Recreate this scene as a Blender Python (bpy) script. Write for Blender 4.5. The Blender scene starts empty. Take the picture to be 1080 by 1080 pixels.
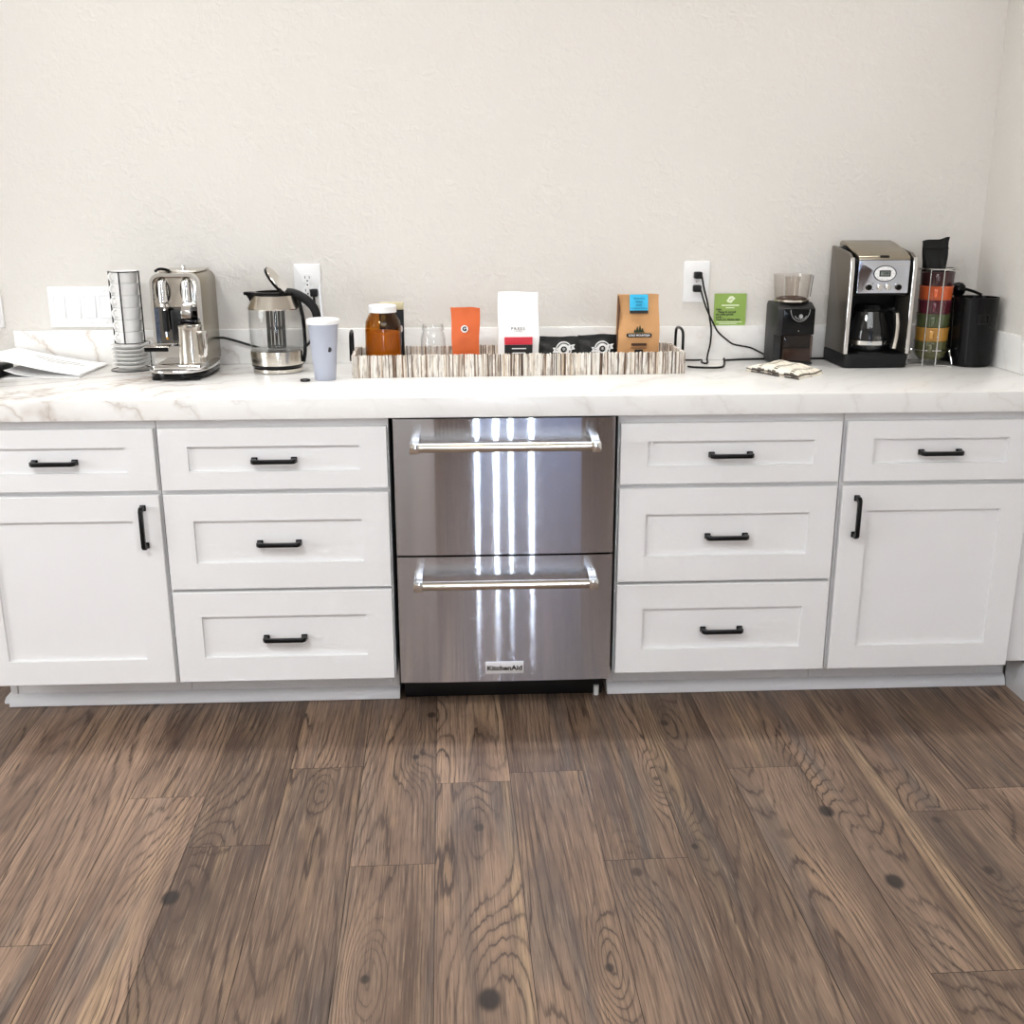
import bpy, bmesh, math, random
from mathutils import Vector, Matrix
random.seed(7)
S = bpy.context.scene
COL = S.collection
PI = math.pi

# ------------------------------------------------------------------ camera
cam_data = bpy.data.cameras.new('camera')
cam = bpy.data.objects.new('camera', cam_data); COL.objects.link(cam)
S.camera = cam
cam_data.sensor_fit = 'HORIZONTAL'; cam_data.sensor_width = 36.0
cam_data.lens = 36.0 * 1139.885 / 1080.0
pitch, yaw, roll = 0.280113, 0.0454306, -0.00196
f_ = Vector((math.sin(yaw)*math.cos(pitch), math.cos(yaw)*math.cos(pitch), -math.sin(pitch)))
r_ = Vector((math.cos(yaw), -math.sin(yaw), 0)); u_ = r_.cross(f_)
r2 = math.cos(roll)*r_ + math.sin(roll)*u_; u2 = -math.sin(roll)*r_ + math.cos(roll)*u_
M = Matrix((r2, u2, -f_)).transposed().to_4x4()
M.translation = Vector((-0.1074, -3.4146, 1.4005))
cam.matrix_world = M
cam_data.clip_start = 0.05

# ------------------------------------------------------------------ world, lights, exposure
W = bpy.data.worlds.new('daylight'); S.world = W
W.use_nodes = True
bg = W.node_tree.nodes['Background']
bg.inputs[0].default_value = (0.86, 0.93, 1.0, 1); bg.inputs[1].default_value = 55.0

def area(name, loc, size, power, color, rot=(0, 0, 0), spread=180):
    l = bpy.data.lights.new(name, 'AREA'); l.shape = 'RECTANGLE'
    l.size, l.size_y = size; l.energy = power; l.color = color
    l.spread = math.radians(spread)
    o = bpy.data.objects.new(name, l); COL.objects.link(o)
    o.location = loc; o.rotation_euler = rot
    return o
area('counter_strip_light', (-0.05, -0.345, 2.72), (3.0, 0.07), 11, (1.0, 0.985, 0.96), spread=80)
area('ceiling_panel_light', (-1.35, -2.9, 2.72), (0.45, 0.45), 58, (0.95, 0.98, 1.0))
area('room_panel_light', (0.35, -4.1, 2.72), (2.6, 1.8), 76, (0.95, 0.98, 1.0))
area('left_fill_light', (-3.985, -2.6, 1.55), (1.5, 1.9), 72, (0.93, 0.97, 1.0), (0, -PI/2, 0))  # added fill lamp on the left side, brightens the right wall
S.view_settings.view_transform = 'Standard'; S.view_settings.look = 'None'
S.view_settings.gamma = 1.0; S.view_settings.use_curve_mapping = False
S.view_settings.exposure = -0.10
S.cycles.max_bounces = 14; S.cycles.transparent_max_bounces = 16
S.cycles.transmission_bounces = 12; S.cycles.caustics_refractive = False; S.cycles.caustics_reflective = False
S.cycles.sample_clamp_indirect = 6.0

# ------------------------------------------------------------------ materials
MATS = {}
def lin(c):
    return tuple(((x/255)/12.92 if x/255 <= .04045 else ((x/255+.055)/1.055)**2.4) for x in c)
class NT:
    def __init__(s, name):
        s.m = bpy.data.materials.new(name); s.m.use_nodes = True
        s.t = s.m.node_tree; s.b = s.t.nodes['Principled BSDF']; s.out = s.t.nodes['Material Output']
    def n(s, typ, **kw):
        nd = s.t.nodes.new(typ)
        for k, v in kw.items():
            if k.startswith('i_'):
                k = k[2:]
                nd.inputs[int(k) if k.isdigit() else k].default_value = v
            else: setattr(nd, k, v)
        return nd
    def l(s, a, b): s.t.links.new(a, b)
    def math(s, op, a, b=None, c=None):
        nd = s.t.nodes.new('ShaderNodeMath'); nd.operation = op
        for i, v in enumerate((a, b, c)):
            if v is None: continue
            if isinstance(v, (int, float)): nd.inputs[i].default_value = v
            else: s.l(v, nd.inputs[i])
        return nd.outputs[0]
    def mix(s, fac, a, b, blend='MIX'):
        nd = s.t.nodes.new('ShaderNodeMix'); nd.data_type = 'RGBA'; nd.blend_type = blend
        for sock, v in ((nd.inputs[0], fac), (nd.inputs[6], a), (nd.inputs[7], b)):
            if isinstance(v, (int, float)): sock.default_value = v
            elif isinstance(v, tuple): sock.default_value = v + (1,) if len(v) == 3 else v
            else: s.l(v, sock)
        return nd.outputs[2]
    def ramp(s, fac, stops):
        nd = s.t.nodes.new('ShaderNodeValToRGB'); el = nd.color_ramp.elements
        while len(el) < len(stops): el.new(0.5)
        for e, (p, c) in zip(el, stops):
            e.position = p; e.color = (c, c, c, 1) if isinstance(c, (int, float)) else tuple(c) + (1,)
        s.l(fac, nd.inputs[0]); return nd.outputs[0]
    def noise(s, vec, scale, detail=3, rough=.55, dist=0):
        nd = s.n('ShaderNodeTexNoise'); nd.inputs['Scale'].default_value = scale
        nd.inputs['Detail'].default_value = detail; nd.inputs['Roughness'].default_value = rough
        nd.inputs['Distortion'].default_value = dist
        if vec is not None: s.l(vec, nd.inputs['Vector'])
        return nd.outputs[0]
    def mapping(s, vec, scale=(1, 1, 1), rot=(0, 0, 0), loc=(0, 0, 0)):
        nd = s.n('ShaderNodeMapping'); nd.inputs['Scale'].default_value = scale
        nd.inputs['Rotation'].default_value = rot; nd.inputs['Location'].default_value = loc
        s.l(vec, nd.inputs['Vector']); return nd.outputs[0]
    def obj(s): return s.n('ShaderNodeTexCoord').outputs['Object']
    def bump(s, h, strength=.2, dist=.01):
        nd = s.n('ShaderNodeBump'); nd.inputs['Strength'].default_value = strength
        nd.inputs['Distance'].default_value = dist; s.l(h, nd.inputs['Height'])
        s.l(nd.outputs[0], s.b.inputs['Normal'])
def plain(name, rgb, rough=.5, metal=0, grain=.0, gscale=60, coat=0, spec=.5, bump=0, trans=0, ior=1.45, srgb=True):
    if name in MATS: return MATS[name]
    t = NT(name); c = lin(rgb) if srgb else rgb
    b = t.b
    b.inputs['Roughness'].default_value = rough; b.inputs['Metallic'].default_value = metal
    b.inputs['Specular IOR Level'].default_value = spec; b.inputs['Coat Weight'].default_value = coat
    b.inputs['Transmission Weight'].default_value = trans; b.inputs['IOR'].default_value = ior
    n = t.noise(t.obj(), gscale, 3)
    col = t.mix(n, tuple(x*(1-grain) for x in c), tuple(min(1, x*(1+grain)) for x in c))
    t.l(col, b.inputs['Base Color'])
    if bump: t.bump(n, bump, .002)
    MATS[name] = t.m
    return t.m

def wall_mat(name, rgb):
    t = NT(name); o = t.obj(); c = lin(rgb)
    n1 = t.noise(o, 46, 4, .55, .8); n2 = t.noise(o, 9, 2)
    blob = t.ramp(n1, [(.42, 0), (.60, 1)])
    mask = t.ramp(n2, [(.42, .25), (.62, 1)])
    fine = t.noise(o, 180, 2)
    h = t.math('ADD', t.math('MULTIPLY', blob, mask), t.math('MULTIPLY', fine, .25))
    t.bump(h, .32, .003)
    t.l(t.mix(n2, tuple(x*.985 for x in c), tuple(min(1, x*1.015) for x in c)), t.b.inputs['Base Color'])
    t.b.inputs['Roughness'].default_value = .65
    return t.m
M_wall = wall_mat('wall_paint', (219, 215, 209))
M_ceil = plain('ceiling_paint', (240, 238, 234), .8, grain=.02)
M_cab = plain('cabinet_white_paint', (229, 228, 228), .38, grain=.008, gscale=14, spec=.4)
M_trim = plain('trim_white_paint', (226, 226, 228), .35, grain=.01, gscale=14)

def counter_mat():
    t = NT('marble_laminate'); o = t.obj(); b = t.b
    # soft diagonal veins: thin dark lines where a warped field crosses zero, gathered in a few zones
    m = t.mapping(o, (1, 1, 1), (0, .75, .75))
    warp = t.noise(m, 1.4, 5, .6)
    sx = t.n('ShaderNodeSeparateXYZ'); t.l(m, sx.inputs[0])
    f = t.math('ADD', t.math('MULTIPLY', sx.outputs[0], 1.25), t.math('MULTIPLY', warp, 1.7))
    saw = t.math('PINGPONG', f, .5)
    vein = t.ramp(saw, [(0, 1), (.018, .55), (.05, .12), (.14, 0)])
    f2 = t.math('ADD', t.math('MULTIPLY', sx.outputs[0], 12), t.math('MULTIPLY', t.noise(m, 3.2, 5, .6), 3.4))
    vein2 = t.ramp(t.math('PINGPONG', f2, .5), [(0, .85), (.05, .3), (.16, 0)])
    so = t.n('ShaderNodeSeparateXYZ'); t.l(o, so.inputs[0])
    left = t.ramp(t.math('MULTIPLY', t.math('ADD', so.outputs[0], 1.6), .5), [(.05, .85), (.34, .7), (.48, .10), (.8, .07), (1, .16)])
    zone = t.math('MULTIPLY', t.ramp(t.noise(o, 2.2, 2), [(.25, .35), (.48, 1)]), left)
    amt = t.math('MINIMUM', t.math('ADD', t.math('MULTIPLY', vein, t.math('ADD', zone, .05)), t.math('MULTIPLY', vein2, zone)), 1)
    hue = t.mix(t.noise(o, 4, 2), lin((140, 130, 122)), lin((168, 138, 106)))
    base = t.mix(t.noise(o, 3, 4), lin((236, 235, 233)), lin((243, 242, 240)))
    cloud = t.mix(t.math('MULTIPLY', zone, t.math('MULTIPLY', t.noise(m, 6, 4), .35)), base, lin((214, 200, 184)))
    t.l(t.mix(t.math('MULTIPLY', amt, .9), cloud, hue), b.inputs['Base Color'])
    b.inputs['Roughness'].default_value = .22
    return t.m
M_counter = counter_mat()

def steel(name, rgb, rough=.3, aniso=.85, rotv=0.25, grain_axis=0, amt=.05):
    t = NT(name); b = t.b; o = t.obj()
    sc = [260, 260, 260]; sc[grain_axis] = 3
    n = t.noise(t.mapping(o, tuple(sc)), 1.0, 4)
    c = lin(rgb)
    t.l(t.mix(n, tuple(x*(1-amt) for x in c), tuple(min(1, x*(1+amt)) for x in c)), b.inputs['Base Color'])
    b.inputs['Metallic'].default_value = 1; b.inputs['Anisotropic'].default_value = aniso
    b.inputs['Anisotropic Rotation'].default_value = rotv
    t.l(t.math('ADD', t.math('MULTIPLY', n, .06), rough-.03), b.inputs['Roughness'])
    tg = t.n('ShaderNodeTangent'); tg.direction_type = 'RADIAL'; tg.axis = 'Z'
    t.l(tg.outputs[0], b.inputs['Tangent'])
    return t.m
def brushed_front():
    # grooves run left to right: every groove facet tilts up or down a little, so reflections smear vertically only
    t = NT('brushed_stainless_front'); b = t.b; o = t.obj()
    g = t.n('ShaderNodeNewGeometry')
    w1 = t.n('ShaderNodeTexWhiteNoise'); w1.noise_dimensions = '3D'
    t.l(t.mapping(o, (3000, 3000, 9000)), w1.inputs['Vector'])
    sp = t.n('ShaderNodeSeparateColor'); t.l(w1.outputs['Color'], sp.inputs[0])
    tilt = t.math('MULTIPLY', t.math('SUBTRACT', t.math('ADD', sp.outputs[0], sp.outputs[1]), 1), .24)
    cz = t.n('ShaderNodeCombineXYZ'); t.l(tilt, cz.inputs[2])
    va = t.n('ShaderNodeVectorMath'); va.operation = 'ADD'; t.l(g.outputs['Normal'], va.inputs[0]); t.l(cz.outputs[0], va.inputs[1])
    vn = t.n('ShaderNodeVectorMath'); vn.operation = 'NORMALIZE'; t.l(va.outputs[0], vn.inputs[0])
    t.l(vn.outputs[0], b.inputs['Normal'])
    n = t.noise(t.mapping(o, (3, 260, 260)), 1.0, 4)
    t.l(t.mix(n, lin((204, 210, 222)), lin((216, 221, 232))), b.inputs['Base Color'])
    b.inputs['Metallic'].default_value = 1; b.inputs['Roughness'].default_value = .03
    return t.m
M_steel = brushed_front()
M_steel_v = steel('satin_stainless', (164, 155, 139), .26, .5, 0.0, 2)
M_chrome = plain('polished_chrome', (225, 224, 222), .09, 1, .01)
M_nickel = plain('satin_nickel', (214, 208, 198), .22, 1, .02)
M_black_metal = plain('black_metal', (20, 20, 21), .35, .6, .1)
M_black_gloss = plain('black_gloss_plastic', (9, 9, 10), .16, 0, .1, spec=.22)
M_black_matte = plain('black_matte_plastic', (15, 15, 16), .5, 0, .1, spec=.3)
M_char = plain('charcoal_plastic', (30, 29, 29), .42, 0, .06, spec=.35)
M_dark = plain('dark_cavity', (10, 10, 11), .4, 0, .1)
M_black_foil = plain('black_foil', (17, 18, 18), .4, 0, .15, 20, bump=.5, spec=.3)
M_white_plastic = plain('white_plastic', (240, 240, 240), .3, 0, .005)
M_gap = plain('slot_dark', (60, 58, 56), .6)
M_ceramic = plain('white_ceramic', (242, 241, 239), .12, 0, .006, coat=.4)
M_lav = plain('lavender_plastic', (170, 174, 188), .4, 0, .01)
M_kraft = plain('kraft_paper', (196, 148, 100), .8, 0, .12, 30, bump=.6)
M_kraft_side = plain('kraft_fold', (92, 62, 42), .8, 0, .1)
M_wpaper = plain('white_paper', (244, 243, 242), .6, 0, .01, 20, bump=.4)
M_sheet = plain('sheet_paper', (246, 245, 244), .7, 0, .005)
M_orange = plain('orange_paper', (204, 94, 40), .55, 0, .06, 18, bump=.4)
M_red = plain('red_label', (206, 46, 62), .5)
M_ink = plain('black_ink', (22, 21, 22), .5)
M_greyink = plain('grey_ink', (158, 156, 156), .6)
M_tealink = plain('teal_ink', (20, 92, 116), .6)
M_blue = plain('blue_sticker', (48, 178, 222), .5, 0, .03)
M_greencard = plain('green_card', (142, 172, 84), .55, 0, .04)
M_greenlight = plain('pale_print', (236, 244, 214), .6)
M_greenink = plain('dark_green_ink', (34, 52, 30), .6)
M_cream = plain('cream_card', (206, 196, 160), .6)
M_lcd = plain('lcd_grey', (128, 134, 130), .3)

def glass(name, tint, rough=0.02, ior=1.45):
    # thin-walled glass: tinted see-through with a fresnel sheen
    t = NT(name)
    lw = t.n('ShaderNodeLayerWeight'); lw.inputs['Blend'].default_value = .5
    tr = t.n('ShaderNodeBsdfTransparent')
    d = tuple(x*x*.88 for x in tint)
    t.l(t.mix(t.math('POWER', lw.outputs['Facing'], 2.2), tuple(tint), d), tr.inputs[0])
    gl = t.n('ShaderNodeBsdfGlossy'); gl.inputs['Roughness'].default_value = rough
    fz = t.math('ADD', .035, t.math('MULTIPLY', t.math('POWER', lw.outputs['Facing'], 4.5), .55))
    mx = t.n('ShaderNodeMixShader'); t.l(fz, mx.inputs[0]); t.l(tr.outputs[0], mx.inputs[1]); t.l(gl.outputs[0], mx.inputs[2])
    t.l(mx.outputs[0], t.out.inputs[0])
    return t.m
M_glass = glass('clear_glass', (.985, .988, .988))
M_amber = glass('amber_glass', (.82, .62, .30))
M_smoke = glass('smoke_plastic', (.66, .56, .52), .08, 1.4)
M_hopper = glass('clear_hopper_plastic', (.975, .962, .95), .03, 1.4)

def wood_floor():
    t = NT('wood_plank_floor'); b = t.b
    uv = t.n('ShaderNodeUVMap'); uv.uv_map = 'plank'
    sep = t.n('ShaderNodeSeparateXYZ'); t.l(uv.outputs[0], sep.inputs[0])
    rnd = t.n('ShaderNodeNewGeometry').outputs['Random Per Island']
    o = t.obj(); so = t.n('ShaderNodeSeparateXYZ'); t.l(o, so.inputs[0])
    X, Y = so.outputs[0], so.outputs[1]
    u, v = sep.outputs[0], sep.outputs[1]
    cu = t.math('ADD', u, t.math('MULTIPLY', rnd, 13.7)); cv = t.math('ADD', v, t.math('MULTIPLY', rnd, 41.3))
    def vec(a, sa, b_, sb):
        c = t.n('ShaderNodeCombineXYZ'); t.l(t.math('MULTIPLY', a, sa), c.inputs[0]); t.l(t.math('MULTIPLY', b_, sb), c.inputs[1])
        return c.outputs[0]
    # knots seen in the boards
    knots = [(-.735, -1.432, .020, 1.0), (-.075, -1.764, .024, 1.0), (-.307, -1.70, .010, .8), (.745, -1.17, .020, .9),
             (.800, -1.45, .021, 1.0), (.155, -1.69, .010, .8), (.255, -1.39, .013, .7), (-.085, -1.20, .013, .7),
             (.44, -.70, .014, .7), (-.21, -.62, .014, .8), (.365, -1.0, .009, .7), (.40, -1.30, .009, .8), (-.245, -.86, .010, .8),
             (1.02, -1.42, .012, .7), (.99, -1.22, .011, .6), (.62, -1.26, .018, .35), (-.47, -1.02, .008, .5)]
    fsum = None; ksum = None; gsum = None
    for kx, ky, kr, ks in knots:
        dx = t.math('MULTIPLY', t.math('SUBTRACT', X, kx), 1/kr)
        dy = t.math('MULTIPLY', t.math('SUBTRACT', Y, ky), .72/kr)
        d2 = t.math('ADD', t.math('MULTIPLY', dx, dx), t.math('MULTIPLY', dy, dy))
        dy2 = t.math('MULTIPLY', t.math('SUBTRACT', Y, ky), .28/kr)
        e2 = t.math('ADD', t.math('MULTIPLY', dx, dx), t.math('MULTIPLY', dy2, dy2))
        g = t.math('MULTIPLY', t.math('EXPONENT', t.math('MULTIPLY', e2, -.075)), ks)      # swell of the grain round the knot
        k = t.math('MULTIPLY', t.math('EXPONENT', t.math('MULTIPLY', t.math('MULTIPLY', d2, t.math('MULTIPLY', d2, d2)), -1.6)), ks)
        gsum = g if gsum is None else t.math('ADD', gsum, g)
        ksum = k if ksum is None else t.math('ADD', ksum, k)
    base = t.noise(vec(cu, 4.4, cv, .40), 1.0, 1, .4)
    field = t.math('ADD', t.math('ADD', t.math('MULTIPLY', base, 30.0), t.math('MULTIPLY', cu, 46.0)), t.math('MULTIPLY', gsum, 6.5))
    wob = t.noise(vec(cu, 90, cv, 4.5), 1.0, 4)
    field = t.math('ADD', field, t.math('MULTIPLY', wob, .9))
    ring = t.math('FRACT', field)
    line = t.ramp(ring, [(0, 1), (.08, .9), (.20, .15), (.60, 0), (.95, .35), (1, 1)])
    fib = t.noise(vec(cu, 240, cv, 4.2), 1.0, 5, .65)
    pores = t.ramp(fib, [(.52, 0), (.64, 1)]); pale = t.ramp(fib, [(.34, 1), (.45, 0)])
    sap = t.ramp(t.noise(vec(cu, 15, cv, .30), 1.0, 1, .4), [(.63, 0), (.70, 1)])
    tone = t.noise(vec(cu, 9, cv, 1.1), 1.0, 3, .55, .4)
    tone2 = t.noise(vec(cu, 14, cv, 2.2), 1.0, 4, .55, .6)
    grey = t.ramp(t.noise(vec(cu, 11, cv, .9), 1.3, 3, .5, .5), [(.52, 0), (.72, 1)])
    c1 = t.mix(t.ramp(tone, [(.3, 0), (.7, 1)]), lin((84, 65, 54)), lin((146, 121, 102)))
    c1 = t.mix(t.math('MULTIPLY', t.ramp(tone2, [(.52, 0), (.75, 1)]), .55), c1, lin((172, 142, 112)))
    c1 = t.mix(t.math('MULTIPLY', sap, .7), c1, lin((160, 134, 106)))
    c1 = t.mix(t.math('MULTIPLY', grey, .75), c1, lin((84, 77, 73)))
    pl = t.ramp(t.math('FRACT', t.math('MULTIPLY', rnd, 7.31)), [(0, .76), (.35, 1.02), (.7, 1.2), (1, 1.46)])
    c1 = t.mix(1.0, c1, pl, 'MULTIPLY')
    lineamt = t.math('MULTIPLY', line, t.ramp(tone2, [(.34, .18), (.60, .95)]))
    c1 = t.mix(t.math('MULTIPLY', pale, .5), c1, lin((178, 152, 126)))
    c2 = t.mix(lineamt, c1, lin((58, 44, 37)))
    pores2 = t.ramp(t.noise(vec(cu, 520, cv, 13), 1.0, 2, .5), [(.54, 0), (.66, 1)])
    c2 = t.mix(t.math('MULTIPLY', pores2, .45), c2, lin((62, 48, 40)))
    c2 = t.mix(t.math('MULTIPLY', pores, .6), c2, lin((54, 41, 35)))
    c2 = t.mix(t.math('MINIMUM', t.math('MULTIPLY', gsum, .30), .55), c2, lin((70, 58, 51)))
    c2 = t.mix(t.math('MINIMUM', ksum, .92), c2, lin((34, 27, 24)))
    t.l(c2, b.inputs['Base Color'])
    h = t.math('SUBTRACT', t.math('MULTIPLY', tone, .3), t.math('ADD', t.math('MULTIPLY', line, .5), t.math('MULTIPLY', pores, .5)))
    t.bump(h, .35, .0012)
    t.l(t.math('ADD', .34, t.math('MULTIPLY', fib, .16)), b.inputs['Roughness'])
    b.inputs['Specular IOR Level'].default_value = .4
    return t.m
M_floor = wood_floor()

def stick_mat():
    t = NT('whitewashed_sticks'); b = t.b; o = t.obj()
    rnd = t.n('ShaderNodeNewGeometry').outputs['Random Per Island']
    n = t.noise(t.mapping(o, (160, 160, 22)), 1.0, 4, .6)
    c = t.ramp(rnd, [(0, lin((62, 46, 36))), (.16, lin((128, 102, 82))), (.30, lin((226, 219, 208))), (.8, lin((244, 241, 235))), (1, lin((212, 192, 166)))])
    t.l(t.mix(t.ramp(n, [(.5, 0), (.68, .8)]), c, lin((110, 86, 66))), b.inputs['Base Color'])
    b.inputs['Roughness'].default_value = .75; t.bump(n, .4, .002)
    return t.m
M_stick = stick_mat()

def cloth_mat():
    t = NT('printed_cotton'); b = t.b
    uv = t.n('ShaderNodeUVMap'); uv.uv_map = 'cloth'
    # rows of small black dashes, wide plain bands between
    sx = t.n('ShaderNodeSeparateXYZ'); t.l(uv.outputs[0], sx.inputs[0])
    u, v = sx.outputs[0], sx.outputs[1]
    dash = t.math('LESS_THAN', t.math('FRACT', t.math('MULTIPLY', u, 17)), .55)
    vv = t.math('FRACT', t.math('ADD', t.math('MULTIPLY', v, 3.0), .15))
    row = t.math('LESS_THAN', t.math('ABSOLUTE', t.math('SUBTRACT', vv, .5)), .11)
    cross = t.math('MULTIPLY', t.math('LESS_THAN', t.math('FRACT', t.math('MULTIPLY', u, 4.25)), .055), t.math('LESS_THAN', t.math('FRACT', t.math('MULTIPLY', v, 6)), .5))
    inv = t.math('MINIMUM', t.math('ADD', t.math('MULTIPLY', dash, row), cross), 1)
    weave = t.noise(uv.outputs[0], 300, 2)
    base = t.mix(weave, lin((226, 216, 198)), lin((240, 232, 218)))
    t.l(t.mix(t.math('MULTIPLY', inv, .9), base, lin((30, 28, 28))), b.inputs['Base Color'])
    b.inputs['Roughness'].default_value = .9; t.bump(weave, .3, .001)
    return t.m
M_cloth = cloth_mat()
M_jar_fill = plain('pale_jar_fill', (248, 208, 104), .8, 0, .25, 200)
M_beans = plain('coffee_beans', (60, 36, 24), .6, 0, .3, 160)
M_darkwood = plain('dark_panel', (70, 48, 38), .5, 0, .15, 8)
M_blind = plain('vertical_blind_fabric', (176, 198, 240), .8, 0, .03)
M_curtain = plain('brown_curtain', (62, 46, 40), .85, 0, .08, 12)

# ------------------------------------------------------------------ mesh helpers
def catmull(pts, n=8, closed=False):
    P = [Vector(p) for p in pts]; out = []
    m = len(P); rng = range(m if closed else m-1)
    for i in rng:
        if closed: a, b, c, d = P[(i-1) % m], P[i], P[(i+1) % m], P[(i+2) % m]
        else: a, b, c, d = P[max(i-1, 0)], P[i], P[i+1], P[min(i+2, m-1)]
        for k in range(n):
            s = k/n
            out.append(.5*((2*b) + (c-a)*s + (2*a-5*b+4*c-d)*s*s + (3*b-a-3*c+d)*s**3))
    if not closed: out.append(P[-1])
    return out
class MB:
    def __init__(s): s.bm = bmesh.new()
    def merge(s, b, mat=None):
        if mat is not None: bmesh.ops.transform(b, matrix=mat, verts=b.verts)
        me = bpy.data.meshes.new('tmp'); b.to_mesh(me); b.free(); s.bm.from_mesh(me); bpy.data.meshes.remove(me); return s
    def box(s, c, d, bev=0, rot=(0, 0, 0), seg=2):
        b = bmesh.new(); bmesh.ops.create_cube(b, size=1)
        bmesh.ops.scale(b, vec=d, verts=b.verts)
        if bev: bmesh.ops.bevel(b, geom=list(b.edges), offset=bev, segments=seg, profile=.5, affect='EDGES')
        from mathutils import Euler
        return s.merge(b, Matrix.Translation(c) @ Euler(rot).to_matrix().to_4x4())
    def span(s, x0, x1, y0, y1, z0, z1, bev=0, seg=2):
        return s.box(((x0+x1)/2, (y0+y1)/2, (z0+z1)/2), (abs(x1-x0), abs(y1-y0), abs(z1-z0)), bev, seg=seg)
    def ball(s, c, r, sc=(1, 1, 1), seg=24):
        b = bmesh.new(); bmesh.ops.create_uvsphere(b, u_segments=seg, v_segments=seg//2, radius=r)
        bmesh.ops.scale(b, vec=sc, verts=b.verts)
        return s.merge(b, Matrix.Translation(c))
    def lathe(s, prof, c=(0, 0, 0), seg=40, mat=None, close=False):
        b = bmesh.new(); rings = []
        for r, z in prof:
            if r < 1e-6: rings.append([b.verts.new((0, 0, z))])
            else: rings.append([b.verts.new((r*math.cos(2*PI*k/seg), r*math.sin(2*PI*k/seg), z)) for k in range(seg)])
        pairs = list(zip(rings, rings[1:]))
        if close: pairs.append((rings[-1], rings[0]))
        for A, B in pairs:
            for k in range(seg):
                k2 = (k+1) % seg
                if len(A) == 1 and len(B) == 1: continue
                if len(A) == 1: b.faces.new((A[0], B[k2], B[k]))
                elif len(B) == 1: b.faces.new((A[k], A[k2], B[0]))
                else: b.faces.new((A[k], A[k2], B[k2], B[k]))
        bmesh.ops.recalc_face_normals(b, faces=b.faces)
        T = Matrix.Translation(c)
        return s.merge(b, T if mat is None else T @ mat)
    def cyl(s, p0, p1, r0, r1=None, seg=24, bev=0):
        p0, p1 = Vector(p0), Vector(p1); L = (p1-p0).length; r1 = r0 if r1 is None else r1
        q = (p1-p0).to_track_quat('Z', 'Y').to_matrix().to_4x4()
        if bev: prof = [(0, 0), (r0-bev, 0), (r0, bev), (r1, L-bev), (r1-bev, L), (0, L)]
        else: prof = [(0, 0), (r0, 0), (r1, L), (0, L)]
        return s.lathe(prof, p0, seg, q)
    def tube(s, pts, r, seg=8, closed=False, smooth=0, flat=1.0):
        P = catmull(pts, smooth, closed) if smooth else [Vector(p) for p in pts]
        b = bmesh.new(); rings = []; m = len(P); up = None
        for i in range(m):
            if closed: tg = P[(i+1) % m]-P[i-1]
            else: tg = P[min(i+1, m-1)]-P[max(i-1, 0)]
            tg.normalize()
            if up is None:
                up = Vector((0, 0, 1)) if abs(tg.z) < .9 else Vector((0, 1, 0))
            sd = tg.cross(up).normalized(); up = sd.cross(tg).normalized()
            rr = r(i/(m-1)) if callable(r) else r
            rings.append([b.verts.new(P[i] + rr*(math.cos(2*PI*k/seg)*sd*flat + math.sin(2*PI*k/seg)*up)) for k in range(seg)])
        for i in range(m if closed else m-1):
            A, B = rings[i], rings[(i+1) % m]
            for k in range(seg): b.faces.new((A[k], A[(k+1) % seg], B[(k+1) % seg], B[k]))
        if not closed: b.faces.new(rings[0]); b.faces.new(rings[-1])
        bmesh.ops.recalc_face_normals(b, faces=b.faces)
        return s.merge(b)
    def prism(s, poly, a, b_, axis='y', bev=0, seg=2):
        # poly in the plane across the axis: y -> (x,z), z -> (x,y), x -> (y,z)
        b = bmesh.new()
        def pt(p, t): return {'y': (p[0], t, p[1]), 'z': (p[0], p[1], t), 'x': (t, p[0], p[1])}[axis]
        A = [b.verts.new(pt(p, a)) for p in poly]; B = [b.verts.new(pt(p, b_)) for p in poly]
        b.faces.new(A); b.faces.new(B)
        n = len(poly)
        for i in range(n): b.faces.new((A[i], A[(i+1) % n], B[(i+1) % n], B[i]))
        bmesh.ops.recalc_face_normals(b, faces=b.faces)
        if bev:
            ed = [e for e in b.edges if len(e.link_faces) == 2 and e.calc_face_angle(0) > .6]
            bmesh.ops.bevel(b, geom=ed, offset=bev, segments=seg, profile=.5, affect='EDGES')
        return s.merge(b)
    def ringprism(s, outer, inner, a, b_, axis='y'):
        b = bmesh.new()
        def pt(p, t): return {'y': (p[0], t, p[1]), 'z': (p[0], p[1], t), 'x': (t, p[0], p[1])}[axis]
        n = len(outer)
        O0 = [b.verts.new(pt(p, a)) for p in outer]; O1 = [b.verts.new(pt(p, b_)) for p in outer]
        I0 = [b.verts.new(pt(p, a)) for p in inner]; I1 = [b.verts.new(pt(p, b_)) for p in inner]
        for i in range(n):
            j = (i+1) % n
            b.faces.new((O0[i], O0[j], O1[j], O1[i])); b.faces.new((I0[i], I0[j], I1[j], I1[i]))
            b.faces.new((O0[i], O0[j], I0[j], I0[i])); b.faces.new((O1[i], O1[j], I1[j], I1[i]))
        bmesh.ops.recalc_face_normals(b, faces=b.faces)
        return s.merge(b)
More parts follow.
